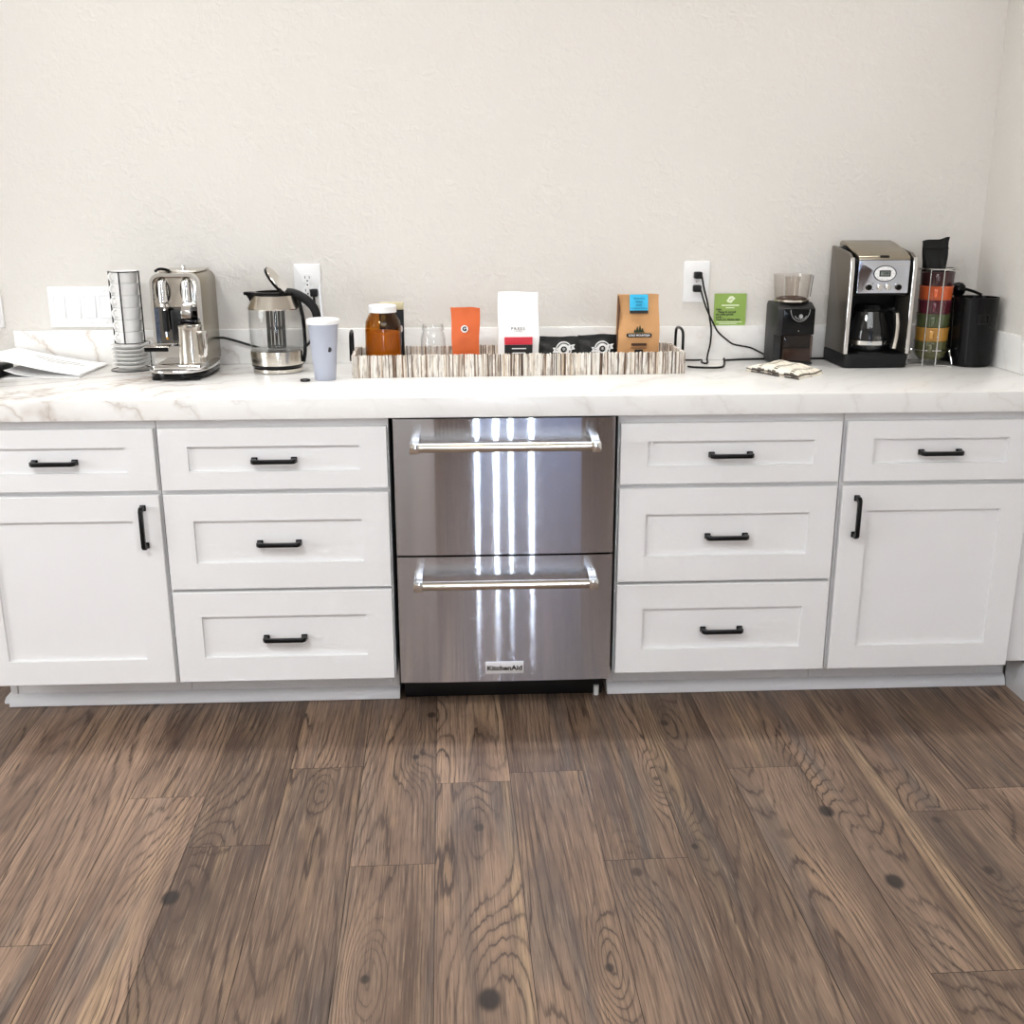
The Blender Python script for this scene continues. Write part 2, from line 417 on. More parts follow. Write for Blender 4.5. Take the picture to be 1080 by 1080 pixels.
    def sheet(s, fn, nu, nv, th, uvname=None):
        # closed sheet of thickness th below the surface fn(u,v)
        b = bmesh.new(); uvl = b.loops.layers.uv.new(uvname) if uvname else None
        T = [[b.verts.new(fn(i/nu, j/nv)) for j in range(nv+1)] for i in range(nu+1)]
        Bt = [[b.verts.new(Vector(fn(i/nu, j/nv))-Vector((0, 0, th))) for j in range(nv+1)] for i in range(nu+1)]
        def f(vs, uvs):
            fc = b.faces.new(vs)
            if uvl:
                for lp, q in zip(fc.loops, uvs): lp[uvl].uv = q
        for i in range(nu):
            for j in range(nv):
                q = [(i/nu, j/nv), ((i+1)/nu, j/nv), ((i+1)/nu, (j+1)/nv), (i/nu, (j+1)/nv)]
                f((T[i][j], T[i+1][j], T[i+1][j+1], T[i][j+1]), q)
                f((Bt[i][j+1], Bt[i+1][j+1], Bt[i+1][j], Bt[i][j]), [q[3], q[2], q[1], q[0]])
        for i in range(nu):
            for j in (0, nv):
                f((T[i][j], Bt[i][j], Bt[i+1][j], T[i+1][j]), [(i/nu, j/nv)]*4)
        for j in range(nv):
            for i in (0, nu):
                f((T[i][j], T[i][j+1], Bt[i][j+1], Bt[i][j]), [(i/nu, j/nv)]*4)
        bmesh.ops.recalc_face_normals(b, faces=b.faces)
        if uvname:
            me = bpy.data.meshes.new('tmp'); b.to_mesh(me); b.free(); s.bm.from_mesh(me); bpy.data.meshes.remove(me); return s
        return s.merge(b)
    def build(s, name, mat, parent=None, ang=35, loc=None):
        me = bpy.data.meshes.new(name); s.bm.to_mesh(me); s.bm.free()
        me.materials.append(mat)
        me.polygons.foreach_set('use_smooth', [True]*len(me.polygons))
        me.set_sharp_from_angle(angle=math.radians(ang))
        o = bpy.data.objects.new(name, me); COL.objects.link(o)
        if parent is not None: o.parent = parent
        if loc is not None: o.location = loc
        return o
def rrect(x0, x1, z0, z1, r, n=6, corners=(1, 1, 1, 1)):
    # rounded rectangle outline, corners = (x0z0, x1z0, x1z1, x0z1)
    out = []
    for (cx, cz, a0, on) in ((x0, z0, PI, corners[0]), (x1, z0, 1.5*PI, corners[1]), (x1, z1, 0, corners[2]), (x0, z1, .5*PI, corners[3])):
        rr = r*on + 1e-4*(1-on)
        px = cx + (rr if cx == x0 else -rr); pz = cz + (rr if cz == z0 else -rr)
        for k in range(n+1):
            a = a0 + .5*PI*k/n
            out.append((px+rr*math.cos(a), pz+rr*math.sin(a)))
    return out
def thing(name, label, cat, loc=(0, 0, 0), rz=0, group=None):
    o = bpy.data.objects.new(name, None); COL.objects.link(o); o.empty_display_size = .02
    o.location = loc; o.rotation_euler = (0, 0, rz)
    return tag(o, label, cat, group)
def tag(o, label, cat, group=None):
    o['label'] = label; o['category'] = cat
    if group: o['group'] = group
    return o
def struct(o): o['kind'] = 'structure'; return o
def text(name, body, size, loc, mat, parent, xs=1.0, extrude=.0004, rot=(PI/2, 0, 0), bold=0, spacing=1.0):
    cu = bpy.data.curves.new(name, 'FONT'); cu.body = body; cu.size = size; cu.align_x = 'CENTER'; cu.align_y = 'CENTER'
    cu.extrude = extrude; cu.offset = bold; cu.space_character = spacing; cu.resolution_u = 3
    tmp = bpy.data.objects.new('tmp', cu); COL.objects.link(tmp)
    dg = bpy.context.evaluated_depsgraph_get()
    me = bpy.data.meshes.new_from_object(tmp.evaluated_get(dg)); me.name = name
    bpy.data.objects.remove(tmp); bpy.data.curves.remove(cu)
    me.materials.clear(); me.materials.append(mat)
    o = bpy.data.objects.new(name, me); COL.objects.link(o)
    o.location = loc; o.rotation_euler = rot; o.scale = (xs, 1, 1)
    if parent is not None: o.parent = parent
    return o
def dup(root, loc, label=None):
    c = root.copy(); COL.objects.link(c); c.location = loc
    if label: c['label'] = label
    for ch in root.children:
        d = ch.copy(); COL.objects.link(d); d.parent = c
        for g in ch.children:
            e = g.copy(); COL.objects.link(e); e.parent = d
    return c

# ------------------------------------------------------------------ setting
XW = 1.52; ZC = .9147
# floor boards, slightly out of square with the wall
fm = bmesh.new(); uvl = fm.loops.layers.uv.new('plank')
PW = .187
ends = {-6: -1.56, -5: -1.02, -4: -1.24, -3: -.90, -2: -1.337, -1: -.997, 0: -.955, 1: -1.35, 2: -2.1, 3: -.97, 4: -1.75, 5: -1.2}
for k in range(-20, 12):
    x0 = k*PW - .0085; x1 = x0 + PW
    y = ends.get(k, random.uniform(-1.6, 0)) + 1.95
    while y > -6.6:
        ya, yb = y-1.95, y
        y -= 1.95
        ya = max(ya, -6.3); yb = min(yb, .3)
        if yb - ya < .02: continue
        vs = [fm.verts.new((a, b, 0)) for a, b in ((x0+.0007, ya+.0007), (x1-.0007, ya+.0007), (x1-.0007, yb-.0007), (x0+.0007, yb-.0007))]
        fc = fm.faces.new(vs)
        for lp in fc.loops: lp[uvl].uv = (lp.vert.co.x-x0, lp.vert.co.y)
bmesh.ops.rotate(fm, cent=(-.18, -.6, 0), matrix=Matrix.Rotation(math.radians(.9), 3, 'Z'), verts=fm.verts)
# dark underlay shows in the joints; same object, second material
nf = len(fm.faces)
vs = [fm.verts.new(p) for p in ((-4.2, -6.6, -.002), (2.2, -6.6, -.002), (2.2, .5, -.002), (-4.2, .5, -.002))]
fm.faces.new(vs)
bmesh.ops.recalc_face_normals(fm, faces=fm.faces)
fm.faces.ensure_lookup_table(); fm.faces[nf].material_index = 1
fme = bpy.data.meshes.new('floor'); fm.to_mesh(fme); fm.free()
fme.materials.append(M_floor); fme.materials.append(M_dark)
floor = bpy.data.objects.new('floor', fme); COL.objects.link(floor); struct(floor)
struct(MB().span(-4.0, XW+.12, 0, .12, 0, 2.75).build('wall_back', M_wall))
struct(MB().span(XW, XW+.12, -6.1, 0, 0, 2.75).build('wall_right', M_wall))
struct(MB().span(-4.12, -4.0, -6.1, .12, 0, 2.75).build('wall_left', M_wall))
struct(MB().span(-4.12, XW+.12, -6.2, .12, 2.75, 2.85).build('ceiling', M_ceil))
struct(MB().ringprism([(-3.61, .53), (-1.59, .53), (-1.59, 2.57), (-3.61, 2.57)], [(-3.55, .60), (-1.65, .60), (-1.65, 2.50), (-3.55, 2.50)], -4.0, -3.975, 'x').build('fill_light_frame', M_trim))  # unseen frame added round the left fill lamp; the wall has no opening
# rear wall with a tall window hung with blinds (seen only as streaks in the steel)
rw = MB()
WX0, WX1, WZ0, WZ1 = -.12, 1.0, .12, 2.5
rw.span(-4.12, WX0, -6.2, -6.05, 0, 2.75).span(WX1, XW+.12, -6.2, -6.05, 0, 2.75)
rw.span(WX0, WX1, -6.2, -6.05, WZ1, 2.75).span(WX0, WX1, -6.2, -6.05, 0, WZ0)
struct(rw.build('wall_rear', M_wall))
win = struct(MB().ringprism([(WX0, WZ0), (WX1, WZ0), (WX1, WZ1), (WX0, WZ1)], [(WX0+.04, WZ0+.04), (WX1-.04, WZ0+.04), (WX1-.04, WZ1-.04), (WX0+.04, WZ1-.04)], -6.17, -6.1).build('window_1', M_trim))
MB().span(WX0+.04, WX1-.04, -6.14, -6.135, WZ0+.04, WZ1-.04).build('window_pane', M_glass, win)
edges = [-.11, -.030, -.006, .122, .150, .238, .258, .398, .428, .98]
for i in range(0, len(edges)-1, 2):
    MB().span(edges[i], edges[i+1], -.004, .004, 0, 2.42).build('blind_panel', M_blind, win, loc=(0, -6.03, .08))
MB().span(-.115, .99, -.02, .02, 2.42, 2.47, .004).build('head_rail', M_white_plastic, win, loc=(0, -6.03, .08))
cu = MB()
pts = [(-.46+.40*i/60, -5.97+.02*math.sin(i*.9)) for i in range(61)]
cu.prism(pts + [(p[0], p[1]-.006) for p in reversed(pts)], .02, 2.5, 'z')
cu.build('curtain', M_curtain, win)
cu = MB(); pts = [(.96+.55*i/60, -5.97+.02*math.sin(i*.9)) for i in range(61)]
cu.prism(pts + [(p[0], p[1]-.006) for p in reversed(pts)], .02, 2.5, 'z')
cu.build('curtain', M_curtain, win)
# baseboard on the right wall
struct(MB().span(XW-.014, XW, -6.05, -.50, 0, .11, .002).build('baseboard_right', M_trim))
struct(MB().span(-4.0, -1.47, -.014, 0, 0, .11, .002).build('baseboard_back', M_trim))

# ------------------------------------------------------------------ cabinets
YF, YFF = -.63, -.61
def shaker(mb_frame, x0, x1, z0, z1, st, rt, y=YF, th=.0195, rec=.0095):
    # one shaker front: rails and stiles round a recessed panel, in one closed mesh
    xi0, xi1, zi0, zi1 = x0+st, x1-st, z0+rt, z1-rt
    b = bmesh.new()
    def ring(xa, xb, za, zb, yy): return [b.verts.new(p) for p in ((xa, yy, za), (xb, yy, za), (xb, yy, zb), (xa, yy, zb))]
    e = .0015
    back = ring(x0, x1, z0, z1, y+th); side = ring(x0, x1, z0, z1, y+e); fr = ring(x0+e, x1-e, z0+e, z1-e, y)
    inn = ring(xi0, xi1, zi0, zi1, y); inn2 = ring(xi0+.0008, xi1-.0008, zi0+.0008, zi1-.0008, y+rec)
    def band(A, B):
        for i in range(4): b.faces.new((A[i], A[(i+1) % 4], B[(i+1) % 4], B[i]))
    band(back, side); band(side, fr); band(fr, inn); band(inn, inn2); b.faces.new(inn2); b.faces.new(back)
    bmesh.ops.recalc_face_normals(b, faces=b.faces)
    mb_frame.merge(b)
    return mb_frame
def pull(parent, cx, cz, vertical=False, y=YF, L=.117):
    # square bar pull: two posts and a bar with chamfered corners
    mb = MB(); h = L/2
    prof = [(-h, 0), (-h, -.024), (-h+.008, -.032), (h-.008, -.032), (h, -.024), (h, 0), (h-.012, 0), (h-.012, -.018), (h-.016, -.022), (-h+.016, -.022), (-h+.012, -.018), (-h+.012, 0)]
    if not vertical: mb.prism([(cx+p[0], y+p[1]) for p in prof], cz-.0055, cz+.0055, 'z', .001, 1)
    else: mb.prism([(y+p[1], cz+p[0]) for p in prof], cx-.0055, cx+.0055, 'x', .001, 1)
    for s_ in (-1, 1):
        c = (cx+s_*(h-.007), y, cz) if not vertical else (cx, y, cz+s_*(h-.007))
        d = (.016, .006, .015) if not vertical else (.015, .006, .016)
        mb.box((c[0], y-.003, c[2]), d, .001, seg=1)
    return mb.build('handle', M_black_metal, parent)
ZT, Z1B, Z2T, Z2B, Z3T, ZB = .836, .670, .658, .393, .384, .121
ZCB = .861
def carcass(parent, x0, x1, drawers):
    mb = MB()
    mb.span(x0, x0+.018, -.585, -.005, .115, ZCB-.001).span(x1-.018, x1, -.585, -.005, .115, ZCB-.001)
    mb.span(x0+.018, x1-.018, -.585, -.005, .115, .133).span(x0+.018, x1-.018, -.012, -.005, .133, ZCB-.001)
    # face frame
    mb.span(x0, x0+.03, YFF, -.585, .115, ZCB-.001).span(x1-.03, x1, YFF, -.585, .115, ZCB-.001)
    for za, zb in ((.815, ZCB-.001), (.64, .69), (.115, .15)) + (((.37, .41),) if drawers else ()):
        mb.span(x0+.03, x1-.03, YFF, -.585, za, zb)
    mb.build('cabinet_body', M_cab, parent)
def drawer(parent, x0, x1, z0, z1, rt):
    mb = shaker(MB(), x0, x1, z0, z1, .073, rt)
    mb.span(x0+.05, x1-.05, -.58, -.12, z0+.025, z1-.03)      # drawer box behind the front
    d = mb.build('drawer', M_cab, parent)
    pull(d, (x0+x1)/2, (z0+z1)/2 - .004, y=YF+.007)
    return d
def kick(parent, x0, x1, left_end=False, right_end=False):
    mb = MB().span(x0+(.02 if left_end else 0), x1-(.02 if right_end else 0), -.490, -.472, .0, .115)
    mb.build('toe_kick', M_cab, parent)
    e = MB()
    if left_end: e.span(x0, x0+.019, -.493, -.005, 0, .115, .001)
    if right_end: e.span(x1-.019, x1, -.493, -.005, 0, .115, .001)
    if left_end or right_end: e.build('end_panel', M_cab, parent)
def base_cab(name, label, x0, x1, rows, **kw):
    t = thing(name, label, 'cabinet', (0, 0, 0), group='white base cabinets under the worktop')
    return t
# drawer cabinets either side of the fridge
cl = thing('drawer_cabinet', 'white three-drawer base cabinet directly left of the steel fridge', 'cabinet')
carcass(cl, -.907, -.305, True)
drawer(cl, -.9005, -.309, Z1B, ZT, .049); drawer(cl, -.9005, -.309, Z2B, Z2T, .073); drawer(cl, -.9005, -.309, ZB, Z3T, .071)
kick(cl, -.907, -.305, right_end=True)
cr = thing('drawer_cabinet', 'white three-drawer base cabinet directly right of the steel fridge', 'cabinet')
carcass(cr, .303, .909, True)
drawer(cr, .308, .9015, Z1B, ZT, .049); drawer(cr, .308, .9015, Z2B, Z2T, .073); drawer(cr, .308, .9015, ZB, Z3T, .071)
kick(cr, .303, .909, left_end=True)
def door_cab(label, x0, x1, fx0, fx1, hx):
    t = thing('door_cabinet', label, 'cabinet')
    carcass(t, x0, x1, False)
    drawer(t, fx0, fx1, Z1B, ZT, .049)
    d = shaker(MB(), fx0, fx1, ZB, Z2T, .073, .070).build('door', M_cab, t)
    pull(d, hx, .573, True)
    return t
dl = door_cab('white base cabinet with one door and top drawer at the left end', -1.435, -.909, -1.430, -.912, -.955)
kick(dl, -1.425, -.909, left_end=True)
dr = door_cab('white base cabinet with one door and top drawer by the right wall', .911, 1.437, .9165, 1.4325, .956)
kick(dr, .911, XW-.016)
MB().span(1.4375, XW-.001, YFF, YFF+.019, .125, ZCB-.001, .001).build('filler_strip', M_cab, dr)
# shoe moulding along the kicks
def shoe(x0, x1, n, ret0=False, ret1=False):
    prof = [(-.491, .0015), (-.513, .0015), (-.513, .008), (-.507, .022), (-.500, .030), (-.491, .033)]
    mb = MB().prism(prof, x0, x1, 'x')
    if ret0: mb.prism([(x0-p[0]-.491-.022+.0, p[1]) for p in prof] if False else [(x0-(-.491-p[0]), p[1]) for p in prof], -.491, -.30, 'y')
    if ret1: mb.prism([(x1+(-.491-p[0]), p[1]) for p in prof], -.491, -.30, 'y')
    return struct(mb.build('trim_%d' % n, M_trim))
shoe(-1.426, -.3045, 1, True, False)
shoe(.3045, XW-.016, 2)

# worktop and backsplash
ct = tag(MB().span(-1.478, XW-.0005, -.648, -.001, ZCB, ZC, .002).build('countertop', M_counter), 'long white marble-look worktop running over the cabinets and fridge', 'worktop')
tag(MB().span(-1.478, XW-.0005, -.020, -.001, ZC+.0002, 1.022, .0015).build('backsplash', M_counter), 'low white marble-look backsplash strip along the back wall', 'backsplash')
tag(MB().span(XW-.013, XW-.0005, -.648, -.0205, ZC+.0002, 1.022, .0015).build('side_splash', M_counter), 'short white marble-look backsplash strip on the right wall', 'backsplash')

# ------------------------------------------------------------------ fridge
fr = thing('drawer_refrigerator', 'stainless steel two-drawer under-counter fridge in the middle of the run', 'fridge')
MB().span(-.293, .293, -.59, -.02, .10, ZCB-.006).build('fridge_body', M_black_matte, fr)
def steel_panel(z0, z1):
    # front skin faintly bowed so its edges fall away
    def fn(x): return -.640 - .0035*(1-abs(x/.2915)**4)
    xs = [-.2915 + .583*i/48 for i in range(49)]
    poly = [(x, fn(x)) for x in xs] + [(.2915, -.592), (-.2915, -.592)]
    return MB().prism(poly, z0, z1, 'z')
for z0, z1, zb in ((.484, .8565, .792), (.111, .4785, .416)):
    p = steel_panel(z0, z1).build('fridge_drawer', M_steel, fr, 20)
    h = MB().cyl((-.222, -.698, zb), (.222, -.698, zb), .0125, seg=24).build('handle', M_nickel, p)
    for s_ in (-1, 1):
        hb = MB().box((s_*.234, -.698, zb), (.026, .029, .029), .005)
        hb.prism([(-.698, zb-.012), (-.698, zb+.013), (-.641, zb+.022), (-.641, zb-.012)], s_*.234-.0115, s_*.234+.0115, 'x', .002)
        hb.build('handle_bracket', M_chrome, h)
    if z0 < .2:
        bd = MB().span(-.056, .050, -.6465, -.643, .135, .170, .001).build('badge', plain('badge_silver', (236, 236, 238), .45, .6), p)
        text('lettering', 'KitchenAid', .0195, (-.003, -.6468, .1515), M_ink, bd, 1.12, bold=.0006)
MB().span(-.290, .290, -.505, -.40, .002, .108, .003).build('toe_grille', M_dark, fr)
MB().cyl((.272, -.509, .0), (.272, -.509, .03), .008).build('levelling_foot', M_white_plastic, fr)

# ------------------------------------------------------------------ wall plates
def outlet(label, cx, cz, w=.0805, h=.125):
    t = thing('wall_outlet', label, 'outlet', (cx, 0, cz))
    MB().prism(rrect(-w/2, w/2, -h/2, h/2, .004), -.006, -.0003, 'y', .0015).build('cover_plate', M_white_plastic, t)
    for s_ in (-1, 1):
        rc = MB().prism(rrect(-.0165, .0165, s_*.0195-.014, s_*.0195+.014, .009), -.0085, -.006, 'y').build('receptacle', M_white_plastic, t)
        mb = MB()
        for sx in (-1, 1): mb.span(sx*.0064-.001, sx*.0064+.001, -.0089, -.0084, s_*.0195-.001, s_*.0195+.0075)
        mb.cyl((0, -.0089, s_*.0195-.007), (0, -.0084, s_*.0195-.007), .0026, seg=12)
        mb.build('slot', M_gap, rc)
    MB().cyl((0, -.0068, 0), (0, -.006, 0), .003, seg=12).build('screw', M_nickel, t)
    return t
outlet('white duplex outlet on the wall behind the kettle', -.5795, 1.1545)
outlet('white duplex outlet with two black plugs above the tray', .625, 1.1575)
def switches(label, cx, cz, n, w, h=.1225):
    t = thing('switch_plate', label, 'light switch', (cx, 0, cz))
    MB().prism(rrect(-w/2, w/2, -h/2, h/2, .004), -.006, -.0003, 'y', .0015).build('cover_plate', M_white_plastic, t)
    for i in range(n):
        x = (i-(n-1)/2)*.046
        fr_ = MB().ringprism(rrect(x-.0175, x+.0175, -.0345, .0345, .002), rrect(x-.0160, x+.0160, -.0330, .0330, .002), -.0072, -.006).build('rocker_frame', M_trim, t)
        MB().prism([(-.006, -.0325), (-.0100, -.0325), (-.0075, 0), (-.0065, .0325), (-.006, .0325)], x-.0155, x+.0155, 'x', .0006, 1).build('rocker', M_white_plastic, t)
        for s_ in (-1, 1): MB().cyl((x, -.0066, s_*.0485), (x, -.006, s_*.0485), .003, seg=10).build('screw', M_trim, t)
    return t
switches('white four-gang rocker switch plate behind the stacked cups', -1.2655, 1.0915, 4, .205)
switches('white switch plate cut off by the left edge of the photo', -1.548, 1.0915, 1, .078)

# ------------------------------------------------------------------ papers, left end
bk = thing('binder', 'black binder lying under papers at the left end of the worktop', 'binder', (-1.445, -.225, ZC))
MB().box((-.010, 0, .016), (.044, .13, .032), .003).build('cover', M_black_matte, bk)
pp = MB()
def pf(u, v):
    # u left->right, v front->back
    x0 = -1.475 + .265*u; y = -.262 + .225*v
    x = x0 + .012*v
    z = ZC + .0095 + .058*(1-u)**1.3 * (1-.15*v)
    return (x, y, z)
mg = pp.sheet(pf, 16, 8, .004).build('magazine', M_sheet)
tag(mg, 'white printed magazine lying tilted on top of the paper stack', 'magazine')
for i, (a, b, v) in enumerate(((.30, .78, .70), (.36, .86, .60), (.48, .70, .52))):
    ln = MB()
    def lf(u, w, a=a, b=b, v=v):
        x, y, z = pf(a+(b-a)*u, v+.022*w - .25*(u-.5)*0)
        return (x, y, z+.0006)
    ln.sheet(lf, 8, 1, .0005).build('printed_line', M_greyink, mg)
for i, (lab, dz, dy, sh) in enumerate((('white loose sheet curling out under the magazine, upper of two', .0036, -.006, .020), ('white loose sheet flat on the worktop under the magazine', .0014, -.018, .0))):
    ps = MB()
    def sf(u, v, dz=dz, dy=dy, sh=sh):
        x = -1.420 + .214*u; y = -.262 + dy + .16*v
        return (x, y, ZC + dz + sh*max(0, 1-2.2*u)**2*(1-.2*v))
    tag(ps.sheet(sf, 16, 4, .0008).build('paper_sheet', M_sheet), lab, 'paper')

# ------------------------------------------------------------------ espresso cups and saucers in a rack
CX, CY = -1.098, -.125
sauc = None; G1 = 'white saucers in the wire cup rack'
names = ['lowest', 'second lowest', 'third lowest', 'third from the top', 'second from the top', 'topmost']
for i in range(6):
    z = ZC + .0045 + i*.0118
    lab = 'white saucer, %s of the pile beside the espresso machine' % names[i]
    if sauc is None:
        mb = MB().lathe([(0, .002), (.026, .0), (.030, .001), (.050, .010), (.0555, .0130), (.0560, .0142), (.0545, .0145), (.049, .0122), (.030, .0042), (0, .0042)])
        sauc = mb.build('saucer', M_ceramic); tag(sauc, lab, 'saucer', G1); sauc.location = (CX, CY, z)
    else: dup(sauc, (CX, CY, z), lab)
cup = None
for i in range(6):
    z = ZC + .0045 + 5*.0118 + .0048 + i*.0350
    lab = 'white espresso cup, %s of the tall stack on the saucers' % names[i]
    if cup is None:
        cup = thing('espresso_cup', lab, 'cup', (CX, CY, z), group='white espresso cups in the wire cup rack')
        MB().lathe([(0, .001), (.026, 0), (.0285, .001), (.030, .010), (.0365, .0145), (.0398, .042), (.0405, .048), (.0395, .0485), (.0378, .042), (.0345, .0165), (.026, .0125), (0, .0125)]).build('cup_body', M_ceramic, cup)
        a = math.radians(236)
        d = Vector((math.cos(a), math.sin(a), 0))
        MB().tube([d*.037+Vector((0, 0, .042)), d*.048+Vector((0, 0, .042)), d*.0525+Vector((0, 0, .035)), d*.048+Vector((0, 0, .024)), d*.036+Vector((0, 0, .022))], .0032, 8, smooth=5).build('handle', M_ceramic, cup)
    else: dup(cup, (CX, CY, z), lab)
rk = thing('cup_rack', 'slim chrome wire rack holding white espresso cups and saucers', 'rack', (CX, CY, ZC))
HT = .290
wr = MB()
for a in (268, 182, 2, 90):
    a = math.radians(a); c, s_ = math.cos(a), math.sin(a)
    wr.tube([(.0434*c, .0434*s_, .083), (.0434*c, .0434*s_, HT)], .0021, 6)
for a in (40, 140):
    a = math.radians(a); c, s_ = math.cos(a), math.sin(a)
    wr.tube([(.0432*c, .0432*s_, .083), (.0605*c, .0605*s_, .080), (.0605*c, .0605*s_, .003)], .0017, 6)
for rr, z in ((.0605, .003), (.0432, .083), (.0432, HT)):
    wr.tube([(rr*math.cos(2*PI*k/32), rr*math.sin(2*PI*k/32), z) for k in range(32)], .0015, 6, closed=True)
wr.build('wire_frame', M_black_metal, rk)

# ------------------------------------------------------------------ espresso machine
em = thing('espresso_machine', 'stainless espresso machine with steam wand left of the glass kettle', 'espresso machine', (-.920, -.03, ZC))
w = .068; H = .292
out = rrect(-w, w, .028, H, .030, 8, (0, 0, 1, 1))
inn = rrect(-w+.007, w-.007, .095, H-.009, .024, 8, (0, 0, 1, 1))
MB().prism(out, -.205, -.003, 'y', .003).build('body', M_steel_v, em)
MB().ringprism(out, inn, -.232, -.204).build('front_frame', M_chrome, em)
MB().prism(rrect(-w+.0075, w-.0075, .196, H-.0095, .024, 8, (0, 0, 1, 1)), -.218, -.2052, 'y', .001).build('upper_panel', M_nickel, em)
MB().span(-w+.0075, w-.0075, -.208, -.2055, .0955, .195).build('mirror_panel', plain('dark_mirror_steel', (120, 118, 116), .1, 1, .02), em)
for xx, nm in ((-.035, 'steam_knob'), (.033, 'brew_lever')):
    k = MB()
    k.cyl((xx, -.226, .212), (xx, -.226, .268), .0135, .0125, 20).ball((xx, -.226, .268), .0125, (1, 1, .6), 20)
    k.build(nm, M_chrome, em)
    MB().ringprism([(xx+.019*math.cos(a), .243+.038*math.sin(a)) for a in [2*PI*i/28 for i in range(28)]], [(xx+.0165*math.cos(a), .243+.0355*math.sin(a)) for a in [2*PI*i/28 for i in range(28)]], -.2215, -.218).build('knob_surround', M_black_gloss, em)
sw = MB().tube([(-.033, -.224, .214), (-.030, -.234, .20), (-.029, -.240, .185), (-.027, -.244, .118), (-.0265, -.245, .112)], .0035, 10, smooth=4).build('steam_wand', M_chrome, em)
MB().tube([(-.029, -.240, .190), (-.0275, -.2435, .130)], .0085, 14).build('wand_grip', M_black_matte, sw)
MB().ball((-.0265, -.245, .112), .0048).build('wand_tip', plain('brass', (190, 140, 70), .3, 1), sw)
MB().prism([(-.2055, .216), (-.240, .21), (-.258, .19), (-.258, .168), (-.246, .165), (-.246, .18), (-.2055, .185)], .020, .046, 'x', .002).build('brew_spout', M_chrome, em)
MB().span(.016, .058, -.268, -.236, .155, .164, .003).build('spout_nozzle', M_black_gloss, em)
MB().span(-.020, .012, -.215, -.2085, .10, .188, .002).build('dark_inset', M_dark, em)
cs = MB().span(-.082, -.014, -.292, -.20, .0890, .0935, .001).build('cup_shelf', M_nickel, em)
MB().span(-.0815, -.0145, -.2935, -.2915, .080, .0915, .001).build('shelf_front', M_black_gloss, cs)
MB().span(-.064, .062, -.224, -.203, .030, .089, .006).build('drip_tray_housing', M_steel_v, em)
def oval(rx, y0, y1, ex=2.6, n=48):
    cy = (y0+y1)/2; ry = (y1-y0)/2
    return [(rx*math.copysign(abs(math.cos(2*PI*k/n))**(2/ex), math.cos(2*PI*k/n)), cy+ry*math.copysign(abs(math.sin(2*PI*k/n))**(2/ex), math.sin(2*PI*k/n))) for k in range(n)]
MB().prism(oval(.084, -.322, -.006, 2.8), .006, .022, 'z', .002).build('base', M_black_gloss, em)
MB().prism(oval(.089, -.330, -.004, 2.8), .022, .030, 'z', .003).build('base_rim', M_chrome, em)
dt = MB().span(-.056, .076, -.315, -.200, .030, .0445, .004).build('drip_grid', M_chrome, em)
for sx in (-.055, .055):
    for sy in (-.29, -.04): MB().cyl((sx, sy, 0), (sx, sy, .008), .012).build('foot', M_black_matte, em)
tp = MB().tube([(-.052, -.215, .297), (-.045, -.20, .302), (-.03, -.19, .300), (-.02, -.185, .295)], .004, 8, smooth=4)
tp.build('pod_lever', M_black_gloss, em)
MB().span(-.055, .055, -.18, -.02, H-.001, H+.004, .002).build('cup_warmer', M_nickel, em)
MB().cyl((.004, -.12, H), (.004, -.12, H+.016), .006).build('fill_cap', M_chrome, em)
jg = thing('milk_jug', 'small stainless milk jug standing on the espresso machine drip tray', 'jug', (-.874, -.300, ZC+.0447))
MB().lathe([(0, 0), (.034, 0), (.0365, .003), (.036, .03), (.0335, .085), (.035, .104), (.0338, .104), (.0323, .085), (.034, .03), (.034, .004), (0, .004)]).build('jug_body', M_nickel, jg)
d = Vector((.85, -.53, 0)).normalized()
MB().tube([d*.034+Vector((0, 0, .088)), d*.052+Vector((0, 0, .090)), d*.056+Vector((0, 0, .078)), d*.052+Vector((0, 0, .035)), d*.046+Vector((0, 0, .022)), d*.035+Vector((0, 0, .022))], .0042, 8, smooth=5, flat=1.7).build('handle', M_chrome, jg)
MB().prism([(-.014, .098), (.014, .098), (.0, .106)], -.047, -.030, 'y').build('pouring_lip', M_nickel, jg)

# ------------------------------------------------------------------ kettle
kt = thing('electric_kettle', 'glass electric kettle with open lid and black handle', 'kettle', (-.656, -.170, ZC))
MB().lathe([(0, 0), (.070, 0), (.073, .003), (.073, .012), (.068, .015), (0, .015)]).build('power_base', M_nickel, kt)
MB().lathe([(0, .0152), (.072, .0152), (.0745, .019), (.0765, .021), (.0765, .0235), (0, .0235)]).build('base_seal', M_black_gloss, kt)
MB().lathe([(0, .0237), (.076, .0237), (.0785, .060), (.078, .064), (0, .064)]).build('heater_band', M_nickel, kt)
MB().lathe([(0, .0645), (.0755, .0645), (.0785, .10), (.0785, .150), (.077, .185), (.0745, .185), (.0755, .150), (.0755, .10), (.0725, .068), (0, .068)]).build('glass_body', M_glass, kt)
MB().lathe([(.0785, .184), (.0790, .187), (.060, .225), (.058, .225), (.0765, .187), (.0755, .184)], close=True).build('collar', M_nickel, kt)
rim = MB().lathe([(.061, .223), (.0625, .228), (.060, .233), (.052, .233), (.052, .229), (.058, .223)], close=True)
rim.prism([(-.055, -.030), (-.088, -.004), (-.088, .004), (-.055, .030), (-.050, .0)], .2235, .2325, 'z', .001)
rim.prism([(-.086, .2325), (-.055, .2325), (-.058, .190), (-.066, .196), (-.074, .215)], -.010, .010, 'y', .002)
rim.build('spout_rim', M_black_gloss, kt)
hd = MB().tube([(.040, -.004, .228), (.062, -.01, .226), (.092, -.014, .212), (.115, -.016, .188), (.124, -.017, .160), (.124, -.017, .130)], lambda s_: .015-.003*s_, 12, smooth=6, flat=.85).build('handle', M_black_matte, kt)
